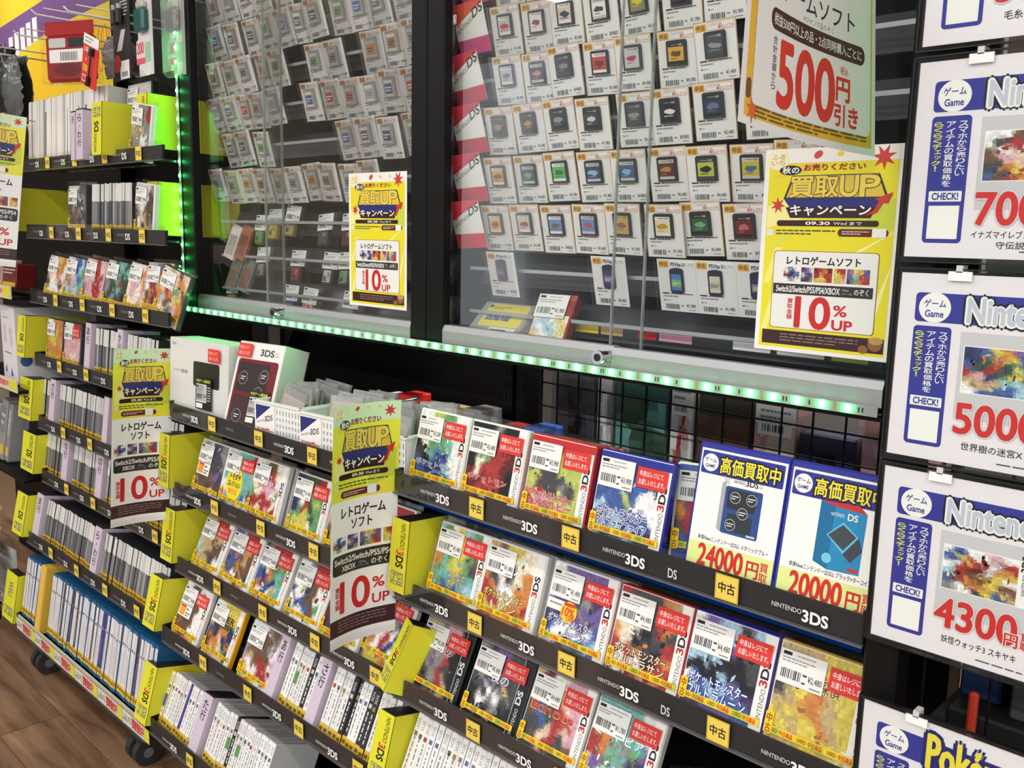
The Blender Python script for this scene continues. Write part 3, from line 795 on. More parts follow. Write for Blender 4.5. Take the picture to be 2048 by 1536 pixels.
game('white game case with green meadow cover left of the hanging banner', -1.541, 'B1', ["nnfffr", "uwrfee", "nwreve", "nerfee", "evyvfe", "zvyyze", "yzzzyw"], '¥1,980', seed=23)
game('game case with red cover half hidden behind the hanging banner', -1.408, 'B1', ["lrrrbb", "lrotbb", "trrotb", "bbtrrb", "byyobb", "fbbtbb"], '¥1,480', seed=24, sticker=False)
game('game case with green cover right behind the hanging banner edge', -1.290, 'B1', ["llerrr", "llerrr", "eevvee", "eevvef", "ffeevv", "yyoooo"], '¥1,780', seed=25, brand=None, sticker=False)
# middle rack, third shelf
game('game case with sandy brown cover beside the third-shelf yellow divider', -1.965, 'C1', ["tttrrr", "tbtttb", "tttbtt", "ctttbd", "tctbdb", "ytttdw", "yoyoyy"], '¥1,280', seed=26)
game('game case with purple and orange crowded cover', -1.830, 'C1', ["pptrrr", "pobotb", "pbotob", "quubtb", "bubobb", "wowbwd", "owybow"], '¥1,580', seed=27)
game('game case with emerald and orange crowded cover', -1.698, 'C1', ["fgrrrr", "atozeb", "azobee", "unoeae", "urunaa", "owuzta", "yoytoy"], '¥480', seed=28)
game('game case with white and navy crowded cover left of the banner', -1.558, 'C1', ["wwgrrr", "wvwgbr", "wwvbbw", "nwwnbw", "wnubbe", "uwwubw", "gewwzz"], '¥580', seed=29)
game('game case with maroon cover mostly behind the hanging banner', -1.430, 'C1', ["wwgmmm", "mwmdmm", "dmmwdm", "mdqwmd", "qdmdqd", "yoyooy"], '¥780', seed=30)
game('game case with navy and white cover under the hanging banner', -1.314, 'C1', ["gigror", "ngaonw", "negwgn", "ygwrwn", "nowrnw", "nyyyow"], '¥980', seed=31, dy=.012)
# middle rack, fourth shelf
game('game case with brown crowd cover and orange memo label', -1.998, 'D1', ["wwbbww", "wybbrb", "bbdbbw", "bbdbww", "bbdbww", "obbbww", "yobooy"], '¥480', seed=32, extra=memo)
game('yellow game case with yellow and navy cover', -1.850, 'D1', ["wwyyyy", "woyyyy", "ynnunn", "ubnoon", "boosno", "bsosen", "yosssy"], '¥780', case=(238, 176, 30), seed=33, sticker=False, title=(.078, .110, ['MAKER', '3DS']), tcol=(60, 40, 30), tout=(244, 214, 60))
game('white game case with dark red splash cover beside the あ行 card', -1.688, 'D1', ["wwwgbg", "wgbbgw", "gbbbgw", "gtbbbi", "iwbrri", "ywwrrw", "yoywww"], '¥480', seed=34, brand=None, sticker=False)

# ------------------------------------------------------------------ the left rack's face-on games
for i, (cx, rows, roll, wdt, price, lab, sk) in enumerate([
        (-2.885, ["lwiyos", "wzsooz", "gszoiz", "dzzsdi", "zzwwzz", "yyyooy"], 4, .120, '¥980', 'pale pink game case at the left end of the third left-rack shelf', False),
        (-2.750, ["lluucn", "llnuce", "goscue", "sgicea", "cacsga", "yyyooy"], 4, .120, '¥980', 'game case with blue and beige cover, second on the third left-rack shelf', False),
        (-2.618, ["llirsi", "llrrsi", "iisrri", "rigrri", "giirri", "yyyooy"], 4, .120, '¥980', 'game case with rosy cover, third on the third left-rack shelf', False),
        (-2.478, ["llfaaf", "llaafa", "gfarfd", "gdfafd", "ddgddk", "yyyooy"], 4, .124, '¥1,280', 'game case with dark teal cover, fourth on the third left-rack shelf', False),
        (-2.350, ["wwzzoz", "wzioiz", "ziizoz", "zizziz", "zzzizz", "yyyooy"], 6, .115, '¥480', 'bright cream game case leaning in the third left-rack shelf', False),
        (-2.235, ["llggrr", "llwttr", "wrbtoo", "btrotb", "trnbtb", "yytbtt"], 0, .125, '¥2,480', 'game case with red and tan cover beside the green light strip', True),
        (-2.155, ["lltsbs", "lscsot", "sroetb", "ocbsyo", "tsebio", "zwwwzz"], 14, .120, '¥980', 'tilted game case with warm crowd cover at the light strip corner', False)]):
    game(lab, cx, 'r3', rows, price, brand='DS' if i == 5 else None, seed=40 + i, roll=math.radians(roll), w=wdt, sticker=False, dy=(-.004 if i == 6 else .002 * i), lift=(.004 if i == 6 else 0), spine='w', case=(64, 64, 66), t=.0125, yaw=math.radians(4))
game('orange game case at the left of the あ行 card on the left rack', -2.888, 'r4', ["wwoooo", "wwotoo", "oyyyoo", "oyyyot", "oooooo", "totooo", "yooooy"], '¥480', brand=None, seed=50, sticker=False, w=.122, case=(64, 64, 66))
game('pale pink game case with red sticker left of the あ行 card', -2.755, 'r4', ["wwwrrr", "wwwrri", "iizsii", "isiiis", "siizsi", "iizisi", "ysszyi"], '¥480', brand=None, seed=51, w=.122, case=(64, 64, 66))
game('dark game case beside the spines on the second left-rack shelf', -2.655, 'r2', ["lllldd", "lllldg", "dgbddg", "dbbgdd", "gdbddg", "yyyydd"], '¥980', brand=None, seed=52, sticker=False, w=.118, t=.030, case=(74, 74, 76))
game('pale game case at the right end of the second left-rack shelf', -2.245, 'r2', ["lllllg", "lllwbd", "gswbdb", "dgstbd", "gwdtbg", "yyyyoo"], '¥980', brand=None, seed=53, sticker=False, w=.100, roll=math.radians(5))
game('black game case with a white price label behind the yellow divider', -2.360, 'r1', ["llllll", "llllll", "kkmkkk", "kmoskk", "kkmkkk", "kkkkkk"], '¥1,480', case='k', brand=None, seed=54, sticker=False, tape=False, dy=.05, w=.136, h=.190)
game('grey game case in a loose bag between the yellow dividers', -2.275, 'r1', ["wwgggr", "wwgggr", "tggtgg", "gtgwwg", "gggwwt", "oyoyyo"], '¥980', brand=None, seed=55, sticker=False, roll=math.radians(9), w=.105, dy=.01)

# ------------------------------------------------------------------ yellow section dividers
def divider(label, x, key, brand='3DS', w=.034, h=.128, dep=.135, dy=-.014, lift=0.0, lean=None, roll=0.0, yaw=0.0):
    S = SH[key]
    r = empty('section_divider', label, 'divider', (x, G + S['d'] + dy, S['z'] - .014 + lift), (-(S['lean'] if lean is None else lean), roll, yaw), 'yellow section dividers')
    MB().prism([(0, 0), (w, 0), (w, h), (0, h)], 0, .0012, (222, 218, 52)).build('front_flap', PAPER, r)
    MB().sweepx([(0.0, 0), (dep, .004), (dep, h + .006), (0.0, h)], w - .0012, w, (222, 218, 52)).build('side_flap', PAPER, r)
    MB().box(.001, w - .0015, .002, dep, h - .004, h - .001, (36, 32, 28)).build('core_board', MATTE, r)
    p = Print(0)
    col = (36, 34, 24)
    if brand == 'WiiU':
        p.text('WiiU', w * .30, h * .50, w * .68, h * .82, (120, 130, 120), 1, .02, rot=-90)
    else:
        p.text('NINTENDO', w * .55, h * .60, w * .80, h * .95, col, 1, 0, rot=-90)
        if brand == '3DS':
            p.text('3', w * .36, h * .51, w * .80, h * .58, (206, 80, 40), 1, .03, rot=-90); p.text('DS', w * .36, h * .34, w * .80, h * .50, col, 1, .03, rot=-90)
        else:
            p.text('DS', w * .38, h * .38, w * .80, h * .56, col, 1, .03, rot=-90)
    if brand == 'DSr':
        p = Print(0)
        p.text('NINTENDO', w * .25, h * .06, w * .50, h * .42, col, 1, 0, rot=90); p.text('DS', w * .25, h * .44, w * .70, h * .64, col, 1, .03, rot=90)
        p.rrect(w * .14, h * .72, w * .86, h * .90, .002, (92, 98, 130), 1); p.rrect(w * .17, h * .73, w * .83, h * .89, .0016, (206, 206, 76), 2)
        p.text('レトロ', w * .20, h * .74, w * .48, h * .88, (44, 50, 90), 3, .03, rot=90); p.text('ゲーム', w * .52, h * .74, w * .80, h * .88, (44, 50, 90), 3, .03, rot=90)
        p.build('divider_print', PAPER, r)
        return r
    p.rrect(w * .14, h * .10, w * .86, h * .28, .002, (92, 98, 130), 1); p.rrect(w * .17, h * .11, w * .83, h * .27, .0016, (206, 206, 76), 2)
    p.text('レトロ', w * .52, h * .12, w * .80, h * .26, (44, 50, 90), 3, .03, rot=-90); p.text('ゲーム', w * .20, h * .12, w * .48, h * .26, (44, 50, 90), 3, .03, rot=-90)
    p.build('divider_print', PAPER, r)
    return r
divider('yellow divider on the second shelf beside the green leafy game', -1.222, 'B2', dy=-.018, w=.046, lean=math.radians(6))
divider('yellow divider at the right end of the middle rack third shelf', -1.252, 'C1', dy=-.016, yaw=math.radians(-24), w=.04)
divider('yellow divider at the left end of the middle rack second shelf', -2.124, 'B1', w=.062, lean=math.radians(4))
divider('yellow divider at the left end of the middle rack third shelf', -2.122, 'C1', w=.060, dep=.11, lean=math.radians(7))
divider('yellow divider at the left end of the middle rack fourth shelf', -2.150, 'D1', w=.064, lean=math.radians(13))
divider('yellow divider at the left end of the middle rack lowest shelf', -2.130, 'E1', w=.064, h=.142, lean=math.radians(15))
divider('yellow divider between spine rows on the middle rack fourth shelf', -1.240, 'D1', w=.045, lean=math.radians(15))
divider('broad yellow divider beside the ら・わ行 card', -2.412, 'r1', 'DSr', w=.060, dep=.16, dy=-.034)
divider('yellow divider lit green beside the vertical light strip, upper one', -2.306, 'r1', 'DS', w=.058, dep=.24, dy=.032, lift=.018)
divider('yellow divider lit green beside the vertical light strip, lower one', -2.266, 'r2', 'DS', w=.056, dep=.22, dy=.032, h=.128, lift=.002)
divider('wide yellow divider at the left end of the second left-rack shelf', -3.100, 'r2', 'DS', w=.070, dep=.25, dy=-.02)
divider('yellow divider in front of the white console box', -3.110, 'r4', 'DS', w=.072, dep=.18, dy=-.02)
divider('yellow divider at the left end of the fifth left-rack shelf', -3.130, 'r5', 'DS', w=.112, dep=.06, dy=-.02)
divider('yellow divider at the left end of the sixth left-rack shelf', -3.140, 'r6', 'DS', w=.112, dep=.06, dy=-.02, h=.122)
divider('tilted yellow divider at the left end of the seventh left-rack shelf', -3.085, 'r7', 'DS', w=.09, dep=.05, dy=-.02, h=.130)
divider('bright yellow divider at the left end of the lowest left-rack shelf', -3.120, 'r8', 'WiiU', w=.100, dep=.03, dy=-.01, h=.150, lift=-.02)

# ------------------------------------------------------------------ lilac index cards between the spines
def index_card(label, x, key, words, w=.030, h=.144, dy=.003, dep=.10, lift=-.002):
    x += w * .1; w *= .74
    S = SH[key]
    r = empty('index_card', label, 'index card', (x, G + S['d'] + dy, S['z'] - .016 + lift), (-S['lean'], 0, 0), 'lilac index cards')
    MB().box(0, w, 0, dep, 0, h, (206, 192, 208)).build('card_body', PAPER, r)
    MB().box(-.0005, w + .0005, .0, dep, h, h + .0035, (40, 34, 38)).build('dark_cap', MATTE, r)
    p = Print(0); n = len(words)
    p.vtext(words, w * .24, h * (.93 - .17 * n), w * .78, h * .93, (44, 40, 44), 1, .02)
    if words: p.build('kana', PAPER, r)
    return r
index_card('lilac あ行 card in the left rack', -2.645, 'r4', 'あ行', .050)
index_card('lilac か行 card half behind the first hanging banner', -2.436, 'r4', 'か行', .046)
index_card('lilac さ行 card in the left rack', -2.948, 'r5', 'さ行', .058)
index_card('blank lilac card edge left of the first hanging banner', -2.549, 'r5', '', .044)
index_card('lilac な行 card in the left rack', -2.874, 'r6', 'な行', .058)
index_card('lilac は行 card in the left rack', -2.622, 'r6', 'は行', .055)
index_card('lilac ま行 card in the left rack', -2.990, 'r7', 'ま行', .068)
index_card('lilac ら・わ行 card on the seventh left-rack shelf', -2.545, 'r7', 'ら・わ行', .055)
index_card('lilac ら・わ行 card on the top left-rack shelf', -2.555, 'r1', 'ら・わ行', .058, h=.125, dy=-.02, dep=.025)
index_card('narrow lilac card left of the upper ら・わ行 card', -2.592, 'r1', '行', .034, h=.122, dy=-.018, dep=.02)
index_card('lilac あ行 card in the middle rack', -1.626, 'D1', 'あ行', .040)
index_card('lilac さ行 card in the middle rack', -1.478, 'D1', 'さ行', .042)
index_card('lilac た行 card on the lowest middle-rack shelf', -1.900, 'E1', 'た行', .052)

# ------------------------------------------------------------------ rows of spines
ORD = lambda n: '%d%s' % (n, 'th' if 10 <= n % 100 <= 20 else {1: 'st', 2: 'nd', 3: 'rd'}.get(n % 10, 'th'))
def spine_mesh(style, th, h, dep, var):
    rnd = random.Random(hash((style, var)) & 0xffff if False else (len(style) * 97 + var * 31))
    m = MB()
    if style == 'grey':
        body = (46, 47, 50); top = [(214, 214, 210), (204, 203, 200), (222, 221, 217)][var % 3]; low = [(112, 114, 118), (94, 96, 102), (128, 128, 128), (84, 86, 92), (150, 150, 148)][var % 5]
        m.cbox(0, th, 0, dep, 0, h, .0009, body)
        p = Print(0); p.rect(.0002, h * .66, th - .0002, h - .001, top, 0); p.rect(.0002, .030, th - .0002, h * .66, low, 0)
        p.rect(th * .38, .040, th * .62, h * .62, [tuple(min(255, q + 34) for q in low), tuple(max(0, q - 26) for q in low), tuple(min(255, q + 22) for q in low)][var % 3], 1)
        p.rect(.0002, .013, th - .0002, .030, (206, 172, 50), 0); p.rect(.0002, .018, th - .0002, .024, (150, 108, 34), 1)
        p.rect(.0002, .002, th - .0002, .013, (90, 90, 92), 0)
    elif style == 'pale':
        body = (196, 192, 186)
        m.cbox(0, th, 0, dep, 0, h, .0009, body)
        p = Print(0); p.rect(.0003, .02, th - .0003, h - .001, [(236, 232, 226), (226, 222, 218), (240, 238, 234)][var % 3], 0)
        if var % 4 == 1: p.rect(th * .1, .02, th * .9, h * .8, [(170, 182, 206), (120, 122, 130)][var % 2], 1)
        p.rect(.0003, .008, th - .0003, .024, (214, 164, 50), 1)
    elif style == 'wii':
        body = (38, 96, 140)
        m.cbox(0, th, 0, dep, 0, h, .0009, body)
        p = Print(0); c = [(226, 222, 222), (216, 212, 214), (232, 229, 227), (220, 216, 220)][var % 4]
        if var == 5: c = (84, 76, 84)
        if var == 6: c = (112, 74, 52)
        if var == 7: c = (72, 66, 140)
        p.rect(.0003, .030, th - .0003, h - .008, c, 0)
        p.rect(th * .2, h * .70, th * .8, h * .735, [(150, 150, 156), (168, 130, 140), (110, 110, 116)][var % 3], 1)
        p.lines(th * .3, .04, th * .7, h * .6, 12, [(188, 184, 188), (172, 170, 176)][var % 2], 1, var, .3)
        p.rect(.0003, .010, th - .0003, .030, (222, 184, 44), 0); p.rect(.002, .017, th - .002, .024, (150, 104, 30), 1)
    elif style == 'handheld':
        body = (205, 205, 204) if var not in (4, 9) else (40, 40, 44)
        if var == 11: body = (232, 184, 50)
        m.cbox(0, th, 0, dep, 0, h, .0009, body)
        p = Print(0)
        c = {0: (238, 238, 234), 1: (232, 232, 228), 2: (242, 242, 238), 3: (228, 226, 224), 4: (46, 46, 48), 5: (240, 240, 236), 6: (236, 230, 226), 7: (78, 58, 150), 8: (240, 240, 238), 9: (52, 48, 48), 10: (234, 234, 230), 11: (240, 236, 226)}[var]
        ink = (225, 225, 222) if var in (4, 9) else (138, 136, 140)
        p.rect(.0003, .022, th - .0003, h - .002, c, 0)
        if var != 7:
            p.rect(th * .22, h * .70, th * .78, h * .76, [(120, 118, 124), (176, 60, 60), (90, 110, 150), (150, 130, 60), (200, 200, 198), (70, 110, 80)][var % 6], 1)
            p.text('3DS', th * .28, h * .80, th * .74, h * .93, ink, 1, .0, rot=90)
            rv = random.Random(var); yy = .034
            while yy < h * .66:
                ln = rv.uniform(.004, .011); p.rect(th * rv.uniform(.36, .42), yy, th * rv.uniform(.56, .64), yy + ln, ink, 1); yy += ln + rv.uniform(.0015, .004)
        if var == 6: p.rect(.0003, .060, th - .0003, .085, (90, 150, 80), 2)
        if var == 11: p.rect(th * .1, .05, th * .9, .08, (60, 90, 170), 2)
        p.rect(.0003, .004, th - .0003, .026, (218, 182, 60), 1); p.rect(.002, .012, th - .002, .019, (120, 92, 30), 2)
    o = len(m.v); m.v += p.v; m.f += [tuple(o + i for i in f) for f in p.f]; m.c += p.c; m.mi += [1] * len(p.f)
    return m.mesh('game_case', [GLOSS, LAMI])
NAMES = {'grey': 'filed_game_case', 'pale': 'filed_game_case', 'wii': 'tall_game_case', 'handheld': 'handheld_game_case'}
def spines(key, xa, xb, style, phrase, th=.0152, h=CASE_H, dep=.122, picks=None, group=None, seed=0, start=1, lean_in=0.0, dy=.004, lift=-.020):
    S = SH[key]; rnd = random.Random(seed); n = max(1, int(round((xb - xa) / th))); step = (xb - xa) / n
    nv = 12 if style == 'handheld' else (8 if style == 'wii' else 15)
    for k in range(n):
        v = picks[k % len(picks)] if picks else rnd.randrange(nv if style != 'wii' else 5)
        me = shared((style, v, round(th, 4), h, dep), lambda: spine_mesh(style, th * .955, h, dep, v))
        o = link(NAMES[style], me, None, (xa + k * step, G + S['d'] + .010 + dy + rnd.uniform(-.0022, .0022), S['z'] + lift + rnd.uniform(-.001, .001)),
                 (-S['lean'] + rnd.uniform(-.012, .012), lean_in + rnd.uniform(-.008, .008), 0))
        tag(o, phrase % ORD(k + start), 'game case', group or 'game cases filed by spine')
spines('r1', -3.00, -2.44, 'pale', 'pale-spined tall game case, %s from the left end of the top left-rack shelf', th=.0155, h=.186, dep=.13, seed=1)
spines('r2', -2.565, -2.31, 'grey', 'pale and grey-spined game case, %s in the second left-rack shelf row', th=.0150, seed=2, picks=[0, 2, 0, 1, 8, 3, 9, 3, 13, 9, 5, 8, 2, 8, 5, 2, 4])
spines('r4', -2.593, -2.440, 'grey', 'grey-spined game case, %s right of the あ行 card in the left rack', seed=3)
spines('r4', -2.388, -2.22, 'grey', 'grey-spined game case, %s right of the か行 card in the left rack', seed=4)
spines('r5', -3.018, -2.952, 'grey', 'grey-spined game case, %s left of the さ行 card in the left rack', seed=5)
spines('r5', -2.888, -2.552, 'grey', 'grey-spined game case, %s right of the さ行 card in the left rack', seed=6)
spines('r5', -2.30, -2.100, 'grey', 'grey-spined game case, %s in the gap right of the first banner', seed=7)
spines('r6', -3.028, -2.878, 'grey', 'grey-spined game case, %s from the sixth left-rack shelf yellow divider', seed=8)
spines('r6', -2.814, -2.625, 'grey', 'grey-spined game case, %s right of the な行 card', seed=9)
spines('r6', -2.565, -2.100, 'grey', 'grey-spined game case, %s right of the は行 card', seed=10)
spines('r7', -3.018, -2.992, 'grey', 'grey-spined game case, %s beside the ま行 card near the tilted divider', seed=11, th=.013)
spines('r7', -2.920, -2.548, 'grey', 'grey-spined game case, %s right of the ま行 card', seed=12)
spines('r7', -2.488, -2.110, 'grey', 'grey-spined game case, %s right of the lower ら・わ行 card', seed=13)
WG = 'tall game cases on the lowest left-rack shelf'
spines('r8', -3.005, -2.880, 'wii', 'tall white game case with blue top, %s from the bright yellow divider', th=.0152, h=.190, dep=.135, group=WG, seed=14, lift=-.004, picks=[0, 2, 1, 3, 2, 0, 1, 2])
spines('r8', -2.800, -2.110, 'wii', 'tall white game case with blue top, %s right of the yellow boxed one', th=.0152, h=.190, dep=.135, group=WG, seed=15, lift=-.004,
       picks=[0, 2, 1, 0, 3, 1, 5, 2, 0, 1, 5, 2, 3, 5, 0, 2, 0, 1, 3, 0, 6, 2, 1, 3, 7, 7, 1, 0, 2, 3, 1, 0, 2, 1, 0, 3, 2, 1, 5, 0, 1, 2, 3, 1, 0, 2])
S = SH['r8']
yb = empty('boxed_game', 'tall yellow boxed game among the white spines on the lowest shelf', 'game box', (-2.868, G + S['d'] + .002, S['z'] - .010), (-S['lean'], 0, 0))
MB().cbox(0, .038, 0, .14, 0, .205, .002, (224, 180, 70)).build('box', PAPER, yb)
yp = Print(0); yp.rect(.002, .004, .036, .2, (230, 188, 80), 0); yp.rect(.036, .02, .0365, .2, (190, 140, 40), 1); yp.build('box_front_print', PAPER, yb)
HG = 'white handheld game cases filed by spine'
spines('D1', -1.585, -1.482, 'handheld', 'white-spined game case, %s right of the あ行 card in the middle rack', seed=20, group=HG, picks=[0, 2, 6, 3, 1, 4, 5], th=.0145)
spines('D1', -1.434, -1.236, 'handheld', 'game case spine, %s right of the さ行 card in the middle rack', seed=21, group=HG, picks=[1, 5, 3, 10, 4, 9, 2, 8, 4, 9, 0, 3, 10, 2], th=.0145)
spines('E1', -2.086, -1.904, 'handheld', 'game case spine, %s right of the lowest middle-rack yellow divider', seed=22, group=HG, picks=[11, 11, 0, 2, 1, 3, 0, 7, 5, 2, 8, 1], th=.0146, lean_in=0.04)
spines('E1', -1.846, -1.60, 'handheld', 'game case spine, %s right of the た行 card', seed=23, group=HG, picks=[0, 3, 10, 1, 2, 6, 4, 3, 6, 5, 8, 1, 10, 2, 0, 5, 8], th=.0146)
spines('D2', -1.190, -0.92, 'handheld', 'white game case spine, %s right of the fourth-shelf yellow divider', seed=24, group=HG, picks=[0, 5, 1, 8, 2, 10, 5, 3, 0, 8], th=.0148)

# ------------------------------------------------------------------ boxless cartridges on price cards
CW, CH = .067, .079
def card_base(kind):
    m = MB(); m.box(0, CW, 0, .0008, 0, CH, (222, 222, 220))
    p = Print(0)
    if kind == 'A':
        p.rect(0, 0, CW, CH, (196, 160, 110), 0); p.rect(.0012, .0005, CW - .0012, CH - .0012, (243, 243, 241), 1)
        p.rrect(.003, CH - .0125, .0205, CH - .0025, .0015, (232, 176, 78), 2); p.text('中古', .005, CH - .0108, .0185, CH - .0042, (92, 60, 24), 3, .03)
        p.rrect(.0225, CH - .0125, CW - .003, CH - .0020, .0015, (214, 140, 90), 2); p.rrect(.0231, CH - .0119, CW - .0036, CH - .0026, .0012, (244, 244, 242), 3)
        p.text('ニンテンドーDS', .025, CH - .0068, .045, CH - .0034, (50, 46, 44), 4, .02); p.text('箱なしソフト', .0395, CH - .0112, .0625, CH - .0066, (222, 112, 60), 4, .04)
    elif kind == 'V':
        p.rect(.0008, .0005, CW - .0008, CH - .0008, (232, 234, 237), 0)
        p.rrect(.003, CH - .0125, .0205, CH - .0025, .0015, (232, 176, 78), 2); p.text('中古', .005, CH - .0108, .0185, CH - .0042, (92, 60, 24), 3, .03)
        p.rect(.0225, CH - .0125, CW - .003, CH - .0025, (238, 240, 242), 2); p.text('PSVita', .024, CH - .0105, .042, CH - .0045, (50, 60, 90), 3, .03); p.text('箱なしソフト', .0435, CH - .0105, .063, CH - .0045, (96, 100, 110), 3, .02)
    else:
        p.rect(.0008, .0005, CW - .0008, CH - .0008, (244, 241, 239), 0)
        p.rrect(.003, CH - .0125, .0205, CH - .0025, .0015, (206, 140, 70), 2); p.text('中古', .005, CH - .0108, .0185, CH - .0042, (110, 66, 30), 3, .03)
        p.rrect(.0225, CH - .0125, CW - .003, CH - .0025, .0012, (232, 226, 222), 2); p.text('箱なしソフト', .026, CH - .0102, .060, CH - .0048, (196, 110, 70), 3, .03)
    o = len(m.v); m.v += p.v; m.f += [tuple(o + i for i in f) for f in p.f]; m.c += p.c; m.mi += [0] * len(p.f)
    return m.mesh('price_card', PAPER)
def card_label(price, seed):
    p = Print(0)
    p.rect(.006, .0265, .0175, .0285, (56, 56, 58), 1); p.lines(.020, .0265, .062, .0285, 1, 'd', 1, seed, .7)
    p.lines(.007, .0215, .040, .0250, 1, 'g', 1, seed + 3, .5); p.disc(.0085, .0170, .0013, .0013, 'd', 1, 8); p.lines(.011, .0162, .019, .0178, 1, 'g', 1, seed, .6)
    p.bars(.010, .0040, .033, .0115, (70, 70, 74), 1, seed, 12); p.rect(.0365, .0085, .041, .0105, 'g', 1)
    p.text(price, .046, .0070, .0615, .0128, (60, 60, 64), 1, .01); p.rect(.050, .0035, .061, .0045, 'g', 1)
    return p.mesh('card_print', PAPER)
def cart_mesh(kind):
    m = MB()
    if kind == 'ds':      # small square game card with a cut corner
        pts = [(0, 0), (.0330, 0), (.0330, .0330), (.0310, .0355), (.002, .0355), (0, .0335)]
        m.prism(pts, -.0042, 0, (40, 41, 44)); m.box(.002, .031, -.0046, -.0042, .0008, .0026, (66, 66, 70))
    elif kind == 'vita':
        m.prism([(.003, 0), (.021, 0), (.0235, .003), (.0235, .034), (.0215, .0362), (.0125, .0378), (.003, .0362), (.0008, .034), (.0008, .003)], -.0026, 0, (34, 38, 70))
    else:                 # older grey cartridge
        m.cbox(0, .034, -.006, 0, 0, .040, .0015, (176, 176, 174)); m.box(.004, .030, -.0066, -.006, .0355, .0385, (150, 150, 150))
    return m.mesh('cartridge', MATTE)
PRICES = ['¥1,780', '¥4,480', '¥1,980', '¥4,780', '¥3,480', '¥1,480', '¥980', '¥480', '¥2,480', '¥5,480']
FILMC = sleeve_c = MB().box(-.001, CW + .001, -.0075, -.0068, -.001, CH + .001, 'w').mesh('card_sleeve', FILM)
GLINTC = MB().box(-.001, CW + .001, -.0075, -.0068, -.001, CH + .001, 'w').mesh('card_sleeve', GLINT)
ROWWORD = ['top', 'second', 'third', 'fourth', 'fifth', 'sixth']
def card(label, xc, ztop, kind, art, price, seed, group, yaw=0.0, roll=0.0, dy=0.0, tilt=14, sleeve=True):
    r = empty('cartridge_card', label, 'game card', (xc - CW / 2, G + .058 + dy, ztop - CH * .97), (math.radians(tilt), roll, yaw), group)
    link('price_card', shared(('cardb', kind), lambda: card_base(kind)), r)
    link('card_print', shared(('cardl', price, seed % 5), lambda: card_label(price, seed % 5)), r, (0, -.0003, 0))
    ck = {'A': 'ds', 'V': 'vita', 'O': 'old'}[kind]
    c = link('cartridge', shared(('cart', ck), lambda: cart_mesh(ck)), r, {'ds': (.0175, -.0004, .0300), 'vita': (.0215, -.0004, .0290), 'old': (.0165, -.0004, .0270)}[ck])
    p = Print({'ds': -.0042, 'vita': -.0026, 'old': -.006}[ck]); top, mid, ink = art
    if ck == 'ds':
        p.rect(.0035, .0035, .0295, .0315, top, 0)
        p.rect(.0035, .0075, .0295, .0265, mid, 1); p.text('DS', .0215, .0278, .0275, .0306, 'd' if sum(C(top)) > 1 else 'l', 1, .03); p.rect(.0085, .0286, .0205, .0298, 'g', 1)
        rnd = random.Random(seed); n = 9
        pts = [(.0165 + (.0095 + rnd.uniform(-.002, .002)) * math.cos(6.28 * q / n), .017 + (.0042 + rnd.uniform(-.0015, .0015)) * math.sin(6.28 * q / n)) for q in range(n)]
        p.poly(pts, ink, 2); p.lines(.008, .0095, .025, .012, 1, ink, 2, seed, .5)
    elif ck == 'vita':
        p.rrect(.0035, .0045, .0205, .0285, .001, top, 0); p.rect(.0035, .0095, .0205, .0205, mid, 1); p.lines(.005, .012, .019, .017, 2, ink, 2, seed)
    else:
        p.rect(.005, .004, .029, .033, top, 0); p.rect(.006, .008, .028, .027, mid, 1); p.lines(.008, .012, .026, .022, 2, ink, 2, seed)
    p.build('cartridge_label', LAMI, c)
    if sleeve: link('card_sleeve', GLINTC if kind == 'O' and seed % 3 != 1 else FILMC, r)
    return r
